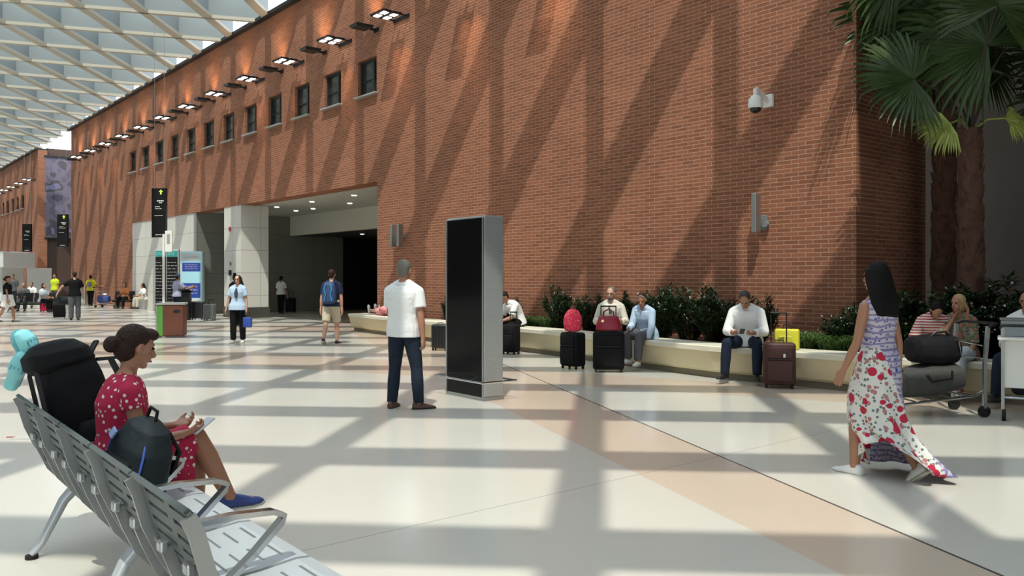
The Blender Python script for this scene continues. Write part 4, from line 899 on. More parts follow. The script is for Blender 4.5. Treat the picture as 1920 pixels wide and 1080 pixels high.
    # laces on the raised shoe
woman = person('woman with brown hair in a bun and red flowered dress seated on the seat row', sp_(PW * 1.26, .34, 0), (SN.x + .06, SN.y), 1.72, 'f', .0065, SK_T,
       dict(spine=(0, .05, 1), spine2=(0, .14, 1), head=(-.18, 1, -.48), hup=(.0, .28, 1), hip=.45 + .10, thL=(.02, 1, .03), shL=(.02, .02, -1), ftL=(0, 1, 0), thR=(-.10, 1, .36), shR=(-.04, .52, -1), ftR=(.05, 1, .02), uaR=(.12, .16, -1), faR=(-.22, .95, .12), uaL=(-.12, .22, -1), faL=(.30, .9, .15), curl=1.1, palmR=(-.5, .1, .85), palmL=(.5, .1, .85)),
       shoes=(SH_BLUE, SOLE_W), hair=('bun', HAIR_BR), extra=red_dress)

# ------------------------------------------------------------ bags
def rbox(b, c, s, rad=.04, M=None): b.box(c, s, M, bev=rad, seg=4); return b
BAGBLK = mat('black nylon', (.006, .006, .007, 1), .8, bump=.3, bscale=25, spec=.2); BAGDK = mat('dark teal black nylon', (.008, .013, .017, 1), .7, bump=.3, bscale=20, spec=.25)
def hiking_pack():
    t = thing('hiking_backpack', 'large black hiking backpack standing on the far seat of the row', 'backpack', sp_(PW * .42, .34, .455), SRZ)
    b = MB()
    def rg(z, a, c, ox=0, oy=0): return ringpts(V3(ox, oy, z), V3(1, 0, 0), V3(0, 1, 0), a, c, 28, 3)
    b.ring_loft([rg(0, .15, .10), rg(.03, .20, .14), (rg(.18, .225, .165)), rg(.38, .235, .17), rg(.55, .225, .16, -.01, -.01), rg(.66, .20, .145, -.02, -.02)]); fuse(b, 'main_bag', BAGBLK, .009, t, 3)
    b = MB(); b.ring_loft([rg(.60, .205, .15, -.02, -.03), rg(.64, .235, .18, -.03, -.04), rg(.71, .225, .17, -.04, -.05), rg(.765, .15, .11, -.05, -.05), rg(.78, .08, .05, -.05, -.05)]); fuse(b, 'lid', BAGBLK, .009, t, 3)
    for sg in (-1, 1):
        b = MB(); b.tube([(sg * .10, .13, .62), (sg * .11, .25, .60), (sg * .12, .29, .44), (sg * .13, .26, .26), (sg * .15, .15, .12)], .02, sq=(.030, .010)); b.build('shoulder_strap', BAGDK, t, True)
        b = MB(); b.tube([(sg * .12, -.16, .12), (sg * .12, -.19, .35), (sg * .12, -.19, .60), (sg * .11, -.17, .70)], .01, sq=(.012, .003)); b.build('compression_strap', mat('dark strap', (.03, .03, .032, 1), .6), t)
    b = MB(); b.tube([(-.04, .12, .66), (-.03, .17, .72), (.03, .17, .72), (.04, .12, .66)], .011, 8); b.build('grab_loop', BAGDK, t, True)
    b = MB(); rbox(b, (0, -.19, .25), (.28, .06, .30), .03); b.build('front_pocket', BAGDK, t, True)
    b = MB(); b.ring_loft([rg(.04, .035, .035, .235, 0), rg(.10, .05, .08, .24, 0), rg(.26, .045, .075, .24, 0), rg(.30, .02, .05, .235, 0)]); b.build('side_pocket', BAGBLK, t, True)
    t.rotation_euler = (R(11), R(-6), SRZ)
    return t
hp_ = hiking_pack()
CY = mat('turquoise foam', S(128, 200, 206), .55, var=.06); CYD = mat('darker turquoise band', S(96, 160, 168), .6)
def clog(label, p, e):
    t = thing('clog', label, 'shoe', p); t.rotation_euler = e
    b = MB(); b.ring_loft([ringpts(V3(0, y, z), V3(1, 0, 0), V3(0, 0, 1), a, c, 20, 2.4) for y, z, a, c in ((-.13, .03, .025, .02), (-.11, .035, .040, .032), (-.03, .035, .040, .036), (.03, .05, .050, .055), (.08, .048, .052, .050), (.12, .035, .042, .034), (.135, .03, .02, .02))]); fuse(b, 'upper', CY, .006, t, 3)
    b = MB(); b.ring_loft([ringpts(V3(0, y, -.004), V3(1, 0, 0), V3(0, 0, 1), a, .014, 20, 3) for y, a in ((-.135, .022), (-.11, .042), (-.02, .040), (.06, .054), (.11, .046), (.14, .018))]); b.build('sole', CYD, t, True)
    for j in range(4):
        b = MB(); b.box((-.03 + .02 * j, .055, .098 - .003 * abs(j - 1.5)), (.010, .030, .008), bev=.002); b.build('vent_slot', CYD, t)
    Mi = (Matrix.Translation(p) @ Euler(e).to_matrix().to_4x4()).inverted(); q = V3(-2.60, 5.0, p.z + .03)
    b = MB(); b.tube([Mi @ Vector(p), Mi @ (Vector(p).lerp(q, .5) - V3(0, 0, .02)), Mi @ q], .006, 6); b.build('cord', M_BLACK, t, True)
pk = sp_(PW * .55, .38, .452)
clog('upper turquoise clog strapped to the side of the hiking backpack', at(48, 660, 4.95), (R(80), R(-20), R(70)))
clog('lower turquoise clog hanging beneath the other one on the hiking backpack', at(36, 692, 4.95), (R(115), R(25), R(20)))
def day_pack():
    t = thing('daypack', 'dark daypack with blue piping leaning on the seat beside the woman', 'backpack', sp_(PW * 1.86, .30, .452), SRZ)
    t.rotation_euler = (R(8), R(-16), SRZ + PI + R(15))
    def rg(z, a, c, oy=0): return ringpts(V3(0, oy, z), V3(1, 0, 0), V3(0, 1, 0), a, c, 28, 2.6)
    b = MB(); b.ring_loft([rg(0, .13, .07), rg(.03, .17, .11), rg(.16, .18, .125), rg(.30, .165, .115), rg(.40, .12, .08), rg(.44, .05, .04)]); fuse(b, 'main_bag', BAGDK, .008, t, 3)
    b = MB(); b.ring_loft([rg(.03, .12, .02, .115), rg(.06, .14, .045, .12), rg(.20, .13, .045, .12), rg(.25, .10, .02, .11)]); fuse(b, 'front_pocket', BAGBLK, .008, t, 3)
    for sg in (1, -1):
        b = MB(); b.tube([(sg * .150, .075, .04), (sg * .158, .085, .16), (sg * .142, .08, .30), (sg * .07, .05, .405)], .006, 8); b.build('piping', mat('blue piping', (.04, .09, .35, 1), .6), t, True)
    b = MB(); b.tube([(-.04, 0, .43), (-.03, .0, .49), (.03, .0, .49), (.04, 0, .43)], .009, 8); b.build('grab_loop', BAGBLK, t, True)
    b = MB(); b.box((.10, .115, .33), (.07, .012, .045), Euler((R(20), 0, R(-20))).to_matrix().to_4x4(), bev=.004); b.build('patch', mat('blue white patch', (.25, .35, .6, 1), .6), t)
    for sg in (-1, 1):
        b = MB(); b.tube([(sg * .06, -.07, .40), (sg * .08, -.15, .30), (sg * .09, -.13, .12), (sg * .10, -.08, .04)], .02, sq=(.025, .007)); b.build('shoulder_strap', BAGBLK, t, True)
day_pack()

def suitcase(name, label, loc, face, w, d, h, m, hand=0.0, kind='soft', group=None, tilt=0):
    t = thing(name, label, 'suitcase', loc, math.atan2(-face[0], face[1]) + PI, group)   # local -y faces `face`
    z0 = .045
    b = MB(); rbox(b, (0, 0, z0 + h / 2), (w, d, h), .045); b.build('case_body', m, t, True)
    dk = MATS['dark strap'] if 'dark strap' in MATS else M_BLACK
    if kind == 'soft':
        b = MB(); rbox(b, (0, -d / 2 - .008, z0 + h * .34), (w * .80, .05, h * .50), .018); b.build('lower_pocket', m, t, True)
        b = MB(); rbox(b, (0, -d / 2 - .008, z0 + h * .77), (w * .80, .04, h * .27), .015); b.build('upper_pocket', m, t, True)
        b = MB(); b.tube([(-w * .38, -d / 2 - .03, z0 + h * .62), (w * .38, -d / 2 - .03, z0 + h * .62)], .005, 6); b.build('zip', dk, t)
    else:
        for j in range(5):
            b = MB(); rbox(b, (-w * .36 + w * .18 * j, -d / 2 - .002, z0 + h / 2), (w * .07, .02, h * .86), .006); b.build('rib', m, t, True)
    b = MB(); b.tube([(-.06, 0, z0 + h), (-.055, 0, z0 + h + .03), (.055, 0, z0 + h + .03), (.06, 0, z0 + h)], .009, 8); b.build('carry_handle', dk, t, True)
    if hand:
        b = MB()
        for sg in (-1, 1): b.tube([(sg * w * .24, d * .38, z0 + h - .02), (sg * w * .24, d * .38, z0 + h + hand)], .009, 8)
        b.tube([(-w * .26, d * .38, z0 + h + hand), (w * .26, d * .38, z0 + h + hand)], .014, 8); b.build('pull_handle', M_DARKMETAL, t, True)
    for sx in (-1, 1):
        for sy in (-1, 1):
            b = MB(); b.cyl((sx * (w * .40) - .012, sy * d * .32, .025), (sx * (w * .40) + .012, sy * d * .32, .025), .025, n=14); b.box((sx * w * .40, sy * d * .32, .045), (.03, .03, .02)); b.build('wheel', M_RUBBER, t, True)
    return t
RB = mat('dark red nylon', (.058, .016, .013, 1), .6, bump=.3, bscale=25)
tc_ = suitcase('suitcase', 'dark red soft suitcase with raised handle beside the man with the phone', gp(1461, 727), (-.25, -1), .44, .25, .60, RB, .42)
b = MB(); b.box((.06, -.165, .47), (.03, .004, .05), bev=.002); b.build('luggage_tag', M_WHITE, tc_)
suitcase('suitcase', 'tall narrow black suitcase under the red dotted bag', gp(1074, 691), (-.75, -.66), .40, .26, .58, BAGBLK, 0)
suitcase('suitcase', 'wide black suitcase with pull handle under the red handbag', gp(1141, 697), (-.1, -1), .52, .30, .62, BAGBLK, .42)
suitcase('suitcase', 'small upright black hard suitcase half hidden behind the left edge of the display', gp(826, 657), (-.3, -1), .36, .24, .52, mat('black hard shell', (.012, .013, .014, 1), .35), 0, 'hard')
suitcase('suitcase', 'dark suitcase beside the woman walking into the passage', gp(545, 586), (0, -1), .42, .28, .62, BAGBLK, .3)
suitcase('suitcase', 'black suitcase at the foot of the advertising screen, left of the two', gp(352, 597), (-.2, -1), .42, .26, .60, BAGBLK, .1)
suitcase('suitcase', 'black suitcase at the foot of the advertising screen, right of the two', gp(372, 599), (-.2, -1), .48, .28, .62, mat('black ribbed shell', (.016, .016, .017, 1), .4), 0, 'hard')
suitcase('suitcase', 'grey suitcase standing right of the black ones near the white pier', gp(393, 601), (-.2, -1), .40, .26, .56, mat('grey shell', (.14, .145, .145, 1), .4), .15, 'hard')
o = suitcase('suitcase', 'black suitcase pulled at a tilt by the man with the duffel bag', gp(112, 598), (-.6, -.8), .42, .28, .62, BAGBLK, .45)
o.rotation_euler = (R(38), 0, math.atan2(.6, -.8) + PI + R(60)); o.location.z += .10
suitcase('suitcase', 'bright red suitcase standing between the far waiting seats', gp(86, 585), (-.1, -1), .46, .26, .46, mat('bright red shell', (.42, .012, .05, 1), .4), 0, 'hard')
suitcase('suitcase', 'black upright case by the seated man behind the display', gp(958, 664), (-.6, -.8), .34, .24, .56, BAGBLK, .25)
# red dotted bag
REDQ = dot_cloth('red quilted fabric with gold dots', (.40, .012, .05, 1), (.55, .30, .10, 1), 34, .25)
t = thing('dotted_bag', 'round red bag with gold dots on the narrow black suitcase', 'bag', gp(1074, 691) + V3(0, 0, .64), R(20))
b = MB(); b.ring_loft([ringpts(V3(0, 0, z), V3(1, 0, 0), V3(0, 1, 0), a, .09, 20, 2.3) for z, a in ((0, .10), (.03, .15), (.14, .175), (.26, .16), (.35, .10), (.38, .04))]); fuse(b, 'bag_body', REDQ, .009, t, 2)
b = MB(); b.tube([(-.05, 0, .37), (-.03, 0, .43), (.03, 0, .43), (.05, 0, .37)], .009, 8); b.build('handle', mat('dark red leather', (.12, .01, .02, 1), .5), t, True)
t = thing('red_handbag', 'dark red handbag standing on the wide black suitcase', 'handbag', gp(1141, 697) + V3(0, -.02, .69), R(0))
b = MB(); b.ring_loft([ringpts(V3(0, 0, z), V3(1, 0, 0), V3(0, 1, 0), a, c, 24, 3) for z, a, c in ((0, .20, .09), (.03, .215, .10), (.12, .20, .09), (.22, .165, .05), (.24, .16, .03))]); fuse(b, 'bag_body', mat('red leather', (.26, .008, .03, 1), .45), .009, t, 2)
for sg in (-1, 1):
    b = MB(); b.tube([(-.09, sg * .03, .22), (-.08, sg * .045, .31), (0, sg * .05, .35), (.08, sg * .045, .31), (.09, sg * .03, .22)], .009, 8); b.build('strap', MATS['dark red leather'], t, True)
b = MB(); b.cyl((-.11, -.085, .16), (-.11, -.095, .16), .022); b.build('clasp', mat('brass', (.6, .4, .15, 1), .3, .9), t)
# yellow bag on the bench
pb, _ = benchpt(1476, .17)
t = thing('yellow_bag', 'bright yellow square bag standing on the bench behind the dark red suitcase', 'bag', pb + V3(0, 0, .515), R(-25))
b = MB(); rbox(b, (0, 0, .15), (.34, .16, .30), .03); b.build('bag_body', mat('yellow nylon', (.56, .52, .03, 1), .6, bump=.2), t, True)
b = MB(); rbox(b, (-.02, -.085, .12), (.20, .03, .16), .012); b.build('pocket', mat('yellow nylon pocket', (.46, .43, .03, 1), .6), t, True)
b = MB(); b.tube([(-.06, 0, .30), (-.05, 0, .36), (.05, 0, .36), (.06, 0, .30)], .009, 8); b.build('handle', M_BLACK, t, True)
t = thing('blue_handbag', 'small blue bag held by the woman in the pale blue shirt', 'bag', gp(446, 643) + V3(.27, -.12, .38))
b = MB(); rbox(b, (0, 0, .12), (.20, .10, .24), .02); b.build('bag_body', mat('royal blue bag', (.02, .06, .30, 1), .5), t, True); b = MB(); b.tube([(-.06, 0, .23), (-.04, 0, .36), (.04, 0, .36), (.06, 0, .23)], .008, 6); b.build('handle', M_BLACK, t)
t = thing('duffel_bag', 'black duffel bag carried by the man pulling a suitcase', 'bag', gp(126, 600) + V3(0, .1, .72), R(10))
b = MB(); b.ring_loft([ringpts(V3(x, 0, 0), V3(0, 1, 0), V3(0, 0, 1), a, a, 18, 2.2) for x, a in ((-.33, .08), (-.30, .14), (0, .17), (.30, .14), (.33, .08))]); b.build('bag_body', BAGDK, t, True)
b = MB(); b.tube([(-.15, 0, .15), (-.08, 0, .34), (.08, 0, .34), (.15, 0, .15)], .015, 8); b.build('handle', M_BLACK, t)
t = thing('shoulder_bag', 'brown bag carried by the woman at the left edge', 'bag', gp(3, 604) + V3(-.12, -.15, .48))
b = MB(); b.ring_loft([ringpts(V3(0, 0, z), V3(1, 0, 0), V3(0, 1, 0), a, .10, 18, 2.6) for z, a in ((0, .14), (.04, .19), (.2, .18), (.28, .13))]); b.build('bag_body', mat('brown leather bag', (.07, .02, .015, 1), .5), t, True); b = MB(); b.tube([(-.1, 0, .26), (0, 0, .55), (.1, 0, .26)], .012, 8); b.build('strap', MATS['brown leather bag'], t)
tag(MB().box((0, 0, .004), (.30, .21, .008), bev=.002).build('leaflet', mat('grey paper', S(170, 168, 162), .8), loc=gp(58, 820), smooth=False), 'grey folded leaflet lying on the floor left of the seat row', 'paper')
tag(MB().box((0, 0, .003), (.16, .03, .006)).build('red_marker', mat('dull red plastic', (.25, .05, .04, 1), .5), loc=gp(28, 820)), 'thin dull red stick lying beside the grey leaflet', 'stick')
# ------------------------------------------------------------ black display totem
KC = gp(908, 752); KF = (gp(838, 738) - KC); KS = (gp(941, 748) - KC)
KF.z = KS.z = 0; kw = KF.length; kd = .30; kx = KF.normalized(); ky = Vector((kx.y, -kx.x, 0)) * -1
if ky.dot(KS) < 0: ky = -ky
KM = Matrix(((-kx.x, ky.x, 0, (KC + kx * kw / 2).x), (-kx.y, ky.y, 0, (KC + kx * kw / 2).y), (0, 0, 1, 0), (0, 0, 0, 1)))   # local x along the face, local -y towards the hall
kt = thing('display_totem', 'tall black display totem with silver sides and a low guard rail', 'display', (0, 0, 0)); kt.matrix_world = KM
KH = 2.36
def louvre_mat():
    m = mat('ribbed silver side', S(172, 176, 176), .4, .6); N = m.node_tree.nodes; L = m.node_tree.links
    tc = N.new('ShaderNodeTexCoord'); w_ = N.new('ShaderNodeTexWave'); w_.bands_direction = 'Z'; w_.inputs['Scale'].default_value = 14; L.new(tc.outputs['Object'], w_.inputs['Vector'])
    bp = N.new('ShaderNodeBump'); bp.inputs['Strength'].default_value = .18; bp.inputs['Distance'].default_value = .01; L.new(w_.outputs['Fac'], bp.inputs['Height']); L.new(bp.outputs[0], N['Principled BSDF'].inputs['Normal']); return m
M_KS = louvre_mat()
b = MB(); b.box((0, kd / 2, KH / 2 + .02), (kw, kd, KH - .04), bev=.012); b.build('housing', M_KS, kt)
b = MB(); b.box((0, kd / 2, .02), (kw + .02, kd + .02, .04)); b.build('base_plate', M_STEEL, kt)
M_SCR = mat('black glass screen', (.003, .003, .0035, 1), .10, spec=.12)
b = MB(); b.box((-.0, -.006, 1.315), (kw - .05, .012, 2.03), bev=.004); b.build('screen', M_SCR, kt)
b = MB(); b.box((-.0, -.006, .168), (kw - .05, .012, .255), bev=.004); b.build('lower_panel', mat('black lower panel', (.006, .006, .007, 1), .35, spec=.15), kt)
for sx in (-1, 1):
    b = MB(); b.box((sx * (kw / 2 - .012), -.01, KH / 2), (.024, .02, KH - .06)); b.build('edge_strip', M_STEEL, kt)
b = MB(); ro = .12; b.tube([(-kw / 2 - ro, -ro, .245), (kw / 2 + ro, -ro, .245), (kw / 2 + ro, kd + ro, .245), (-kw / 2 - ro, kd + ro, .245)], .014, 10, close=True)
for sx in (-1, 1): b.tube([(sx * kw * .3, -ro, .245), (sx * kw * .3, .0, .27)], .010, 8); b.tube([(sx * kw * .3, kd + ro, .245), (sx * kw * .3, kd, .27)], .010, 8)
b.build('guard_rail', M_CHROME, kt, True)

# ------------------------------------------------------------ litter bin, pole sign
bp_ = gp(316, 633)
t = thing('litter_bin', 'brown box litter bin with a green side stripe', 'bin', bp_ + V3(0, .25, 0), R(12))
b = MB(); rbox(b, (0, 0, .44), (.66, .50, .82), .05); b.build('bin_body', mat('brown bin panel', (.20, .060, .032, 1), .5, var=.12, vscale=6), t, True)
b = MB(); rbox(b, (-.26, -.012, .44), (.16, .50, .80), .04); b.build('green_panel', mat('green bin panel', (.13, .42, .07, 1), .5), t, True)
b = MB(); rbox(b, (-.345, 0, .44), (.05, .46, .80), .02); b.build('grey_edge', mat('pale grey edge', (.45, .45, .42, 1), .6), t, True)
b = MB(); rbox(b, (-.01, 0, .875), (.72, .54, .05), .02); b.build('lid', mat('pale bin lid', (.45, .44, .40, 1), .5), t, True)
b = MB(); b.ball((.15, -.25, .68), (.09, .012, .05)); b.build('opening', M_BLACK, t, True)
pp = gp(307, 606)
t = thing('pole_sign', 'thin white pole with a small white flag sign behind the bin', 'sign', pp)
b = MB(); b.cyl((0, 0, 0), (0, 0, 3.05), .045, n=14); b.build('pole', M_WHITE, t, True)
b = MB(); b.box((.17, 0, 2.80), (.24, .05, .72), bev=.01); o = b.build('flag_panel', M_WHITE, t)
b = MB(); b.box((.17, -.028, 2.88), (.10, .006, .34)); b.build('pictogram', mat('grey print', S(150, 152, 150), .6), o)
# ------------------------------------------------------------ departures board and advertising screen
def lines(par, mtl, x0, x1, z0, z1, n, y, seed, th=.35):
    rnd = random.Random(seed); b = MB(); dz = (z1 - z0) / n
    for i in range(n):
        x = x0
        while x < x1 - .02:
            w_ = min(x1 - x, rnd.uniform(.04, .16)); b.box((x + w_ / 2, y, z0 + dz * (i + .5)), (w_, .006, dz * th)); x += w_ + rnd.uniform(.02, .06)
    return b.build('lettering', mtl, par, kind='stuff')
M_TEAL = mat('teal header', (.03, .28, .27, 1), .5); M_PRW = mat('pale print', (.5, .5, .46, 1), .6); M_BOARD = mat('black board', (.010, .011, .012, 1), .3)
db_ = gp(314, 592)
t = thing('departures_board', 'tall black departures board with a teal header behind the pole', 'board', db_, R(-6)); W_ = 1.02
b = MB(); rbox(b, (0, 0, 1.38), (W_, .14, 2.66), .015); b.build('frame', mat('pale board frame', (.45, .46, .45, 1), .5), t)
for sg in (-1, 1):
    b = MB(); b.box((sg * .245 - .0, -.075, 1.26), (.46, .01, 2.28)); o = b.build('panel', M_BOARD, t); lines(o, M_PRW, sg * .245 - .20, sg * .245 + .20, .25, 2.25, 15, -.083, 5 + sg, .13)
    b = MB(); b.box((sg * .245, -.075, 2.53), (.46, .01, .24)); o = b.build('header', M_TEAL, t); lines(o, mat('pale teal print', (.3, .6, .58, 1), .5), sg * .245 - .18, sg * .245 + .12, 2.46, 2.60, 2, -.083, 9 + sg)
ab = gp(361, 590)
t = thing('advertising_screen', 'pale turquoise advertising screen with blue panels beside the departures board', 'display', ab, R(-6)); W_ = .98
b = MB(); rbox(b, (0, 0, 1.34), (W_, .20, 2.64), .03); b.build('frame', mat('turquoise white frame', (.50, .66, .68, 1), .4), t)
b = MB(); b.box((0, -.105, 1.40), (W_ - .10, .012, 2.44)); pn = b.build('screen', mat('pale turquoise screen', (.34, .60, .66, 1), .3, emit=(.34, .60, .66, 1), estr=.25), t)
M_BL = mat('blue panel', (.03, .055, .26, 1), .3, emit=(.03, .055, .26, 1), estr=.3); M_WP = mat('white panel', (.66, .70, .70, 1), .3)
for z, h, m_ in ((2.00, .36, M_BL), (1.02, .62, M_BL), (2.42, .30, M_WP), (.48, .40, M_WP)):
    b = MB(); b.box((0, -.113, z), (W_ - .18, .006, h), bev=.002); o = b.build('panel', m_, pn)
    if m_ is M_BL: lines(o, mat('pale violet print', (.36, .34, .48, 1), .5), -.28, .28, z - h * .3, z + h * .38, 3, -.118, 3)
    elif z < 1: lines(o, mat('red print', (.45, .05, .06, 1), .5), -.25, .28, z, z + .14, 1, -.118, 4); lines(o, mat('dark blue print', (.03, .04, .2, 1), .5), -.25, .28, z - .16, z - .02, 1, -.118, 6)
    else: lines(o, mat('grey print 2', (.35, .42, .42, 1), .5), -.25, .3, z - .05, z + .05, 1, -.118, 8)
t = thing('touch_desk', 'black touch desk in front of the advertising screen', 'desk', gp(349, 600), R(-6)); b = MB(); rbox(b, (0, 0, .52), (.30, .20, 1.04), .02); b.build('column', M_BLACK, t); b = MB(); b.box((0, -.06, 1.08), (.42, .36, .04), Euler((R(-18), 0, 0)).to_matrix().to_4x4(), bev=.01); b.build('panel', M_BLACK, t)

# ------------------------------------------------------------ hanging black signs
def hang_sign(label, px, py0, py1, wpx, Y, arrow, rz, seed):
    top, bot = at(px, py0, Y).z, at(px, py1, Y).z; w_ = wpx * Y / F; h = top - bot; X = (px - 960) / F * Y
    t = thing('hanging_sign', label, 'sign', (X, Y, bot), rz)
    b = MB(); rbox(b, (0, 0, h / 2), (w_, .14, h), .01); b.build('sign_box', mat('black sign box', (.008, .008, .009, 1), .3), t)
    zc = zr(X, Y)
    for sg in (-1, 1):
        b = MB(); b.cyl((sg * w_ * .35, 0, h), (sg * w_ * .35, 0, zc - bot + .02), .006, n=6); b.build('cable', M_STEEL, t)
    rnd = random.Random(seed)
    if arrow:
        b = MB(); s_ = w_ * .16; cx, cz = w_ * .18, h * .92
        b.ext([(cx, -.072, cz + s_), (cx + s_, -.072, cz), (cx + s_ * .35, -.072, cz), (cx + s_ * .35, -.072, cz - s_), (cx - s_ * .35, -.072, cz - s_), (cx - s_ * .35, -.072, cz), (cx - s_, -.072, cz)], (0, -.006, 0)); b.build('arrow', mat('yellow green arrow', (.45, .60, .10, 1), .4, emit=(.45, .6, .1, 1), estr=.5), t)
    lm = mat('white sign lettering', (.6, .6, .58, 1), .4, emit=(.6, .6, .58, 1), estr=.5)
    for z, x0, x1, th in ((.74, -.10, .35, .022), (.70, .05, .28, .016), (.62, -.25, .1, .010), (.58, -.25, .25, .008), (.44, -.28, .2, .008), (.05, -.2, .25, .012)):
        b = MB(); x = x0 * w_
        while x < x1 * w_: l = w_ * rnd.uniform(.05, .14); b.box((x + l / 2, -.074, z * h), (l, .006, th * h)); x += l + w_ * .03
        b.build('lettering', lm, t)
hang_sign('large black hanging sign with a green arrow in front of the white wall panel', 299, 353, 445, 28, 31, True, R(-8), 1)
hang_sign('black hanging sign in front of the purple banner', 118, 402, 463, 21, 46, True, R(-8), 2)
hang_sign('farthest black hanging sign at left, above the white stall', 51, 420, 472, 18, 55, False, R(-8), 3)

# ------------------------------------------------------------ things fixed to the brick wall
def wallthing(name, label, cat, px, py, z=None):
    s = s_of(px); q = px + 350; zz = H + (HY - py) * D / (WN.x * F / F) / q * 1.0 / 1.0 if z is None else z
    zz = H + (HY - py) * D / (.7688 * q) if z is None else z
    t = thing(name, label, cat); t.matrix_world = WM @ Matrix.Translation((s, 0, zz)); return t
t = wallthing('security_camera', 'white dome security camera on a bracket on the brick wall', 'camera', 1442, 190)
b = MB(); rbox(b, (0, .035, 0), (.20, .07, .22), .02); b.build('wall_plate', M_WHITE, t, True)
b = MB(); b.tube([(0, .06, 0), (0, .26, .10), (0, .36, .16), (0, .40, .14)], [.045, .04, .035, .035], 12); b.build('arm', M_WHITE, t, True)
b = MB(); b.cyl((0, .40, .02), (0, .40, .15), .04); b.tube([(0, .40, .04), (0, .40, -.02), (0, .40, -.12), (0, .40, -.17)], [.07, .115, .125, .115], 20); b.build('housing', M_WHITE, t, True)
b = MB(); b.ball((0, .40, -.17), (.098, .098, .085), u=20, v=12); b.build('dome', mat('smoked dome', (.015, .015, .016, 1), .1), t, True)
def wall_lamp(label, px, py0, py1, two=False):
    z0 = H + (HY - py1) * D / (.7688 * (px + 350)); z1 = H + (HY - py0) * D / (.7688 * (px + 350)); h = z1 - z0
    t = wallthing('wall_lamp', label, 'wall lamp', px, 0, z0)
    b = MB(); rbox(b, (0, .20, h / 2), (.09, .16, h), .012); b.build('lamp_body', M_STEEL, t)
    b = MB(); b.box((0, .08, h * .30), (.05, .16, .08)); b.cyl((-.09, .03, h * .22), (-.09, .09, h * .22), .06); b.box((0, .015, h * .26), (.20, .03, .26), bev=.01); b.build('bracket', M_GREY, t)
    if two:
        b = MB(); rbox(b, (-.36, .20, h / 2), (.09, .16, h), .012); b.build('lamp_body', M_STEEL, t); b = MB(); b.box((-.18, .03, h * .5), (.40, .05, .10)); b.build('cross_bar', M_GREY, t)
wall_lamp('slim grey vertical lamp on the brick wall below the security camera', 1430, 364, 437)
wall_lamp('pair of grey vertical lamps on the brick wall beside the opening', 748, 422, 463, True)
t = thing('fire_alarm', 'small round red alarm on the white pier', 'alarm'); t.matrix_world = WM @ Matrix.Translation((32.2, -.02, 3.45)); b = MB(); b.cyl((0, 0, 0), (0, .06, 0), .10, n=18); b.build('red_disc', mat('red alarm', (.5, .02, .03, 1), .4), t); b = MB(); b.box((0, .01, 0), (.26, .02, .26), bev=.005); b.build('back_plate', M_WHITE, t)
t = thing('wall_intercom', 'small dark intercom on the white pier', 'intercom'); t.matrix_world = WM @ Matrix.Translation((32.2, -.02, 1.75)); b = MB(); rbox(b, (0, .04, 0), (.14, .08, .22), .02); b.build('case', M_DARKMETAL, t); b = MB(); b.box((0, .02, .35), (.10, .04, .14), bev=.005); b.build('keypad', M_GREY, t)

# ------------------------------------------------------------ banner in the recess, white stall at left
BAN = patch_cloth('purple grey printed banner', [(.045, .040, .060, 1), (.10, .085, .13, 1), (.14, .12, .17, 1), (.07, .065, .075, 1), (.16, .15, .26, 1)], .7)
t = thing('printed_banner', 'large mottled purple banner hanging between the two brick walls', 'banner'); t.matrix_world = WM @ Matrix.Translation((SF0 + .02, -1.9, 0))
b = MB(); b.box((0, 0, 7.4), (.08, 2.9, 5.9)); b.build('cloth', BAN, t)
b = MB(); b.box((-.02, 0, 10.4), (.14, 3.0, .12)); b.box((-.02, 0, 4.42), (.12, 3.0, .08)); b.build('hanging_rail', M_DARKMETAL, t)
M_STALL = mat('white stall panel', (.58, .60, .58, 1), .5)
t = thing('white_stall', 'white boxy stall with a projecting white fascia at the far left', 'stall', at(-24, 520, 52) * 1, 0); t.location.z = 0; t.rotation_euler.z = R(-4)
b = MB(); b.box((-.9, 0, 2.65), (6.0, 3.0, .95), bev=.02); b.build('fascia', M_STALL, t)
b = MB(); b.box((-2.3, .6, 1.1), (3.0, 1.6, 2.2)); b.box((.9, .3, 1.1), (1.1, 2.0, 2.2)); b.build('counter_wall', M_STALL, t)
b = MB(); b.box((-.2, 1.2, 1.1), (1.3, .2, 2.2)); b.build('dark_doorway', mat('dark teal interior', (.02, .05, .055, 1), .5), t)
t = thing('screen_partition', 'pale grey partition screen right of the white stall', 'partition', at(74, 520, 49) * 1, R(-4)); t.location.z = 0
b = MB(); b.box((0, 0, 1.05), (1.5, .08, 2.1), bev=.01); b.build('panel', mat('pale grey panel', (.42, .41, .38, 1), .6), t); b = MB(); b.box((-.7, 0, .03), (.08, .5, .06)); b.box((.7, 0, .03), (.08, .5, .06)); b.build('foot', M_STEEL, t)
t = thing('low_counter', 'low white counter behind the person in yellow', 'counter', at(151, 520, 47.6) * 1, R(-4)); t.location.z = 0; b = MB(); b.box((0, 0, .55), (.7, .35, 1.1), bev=.02); b.build('body', mat('off white counter', (.45, .44, .40, 1), .6), t)
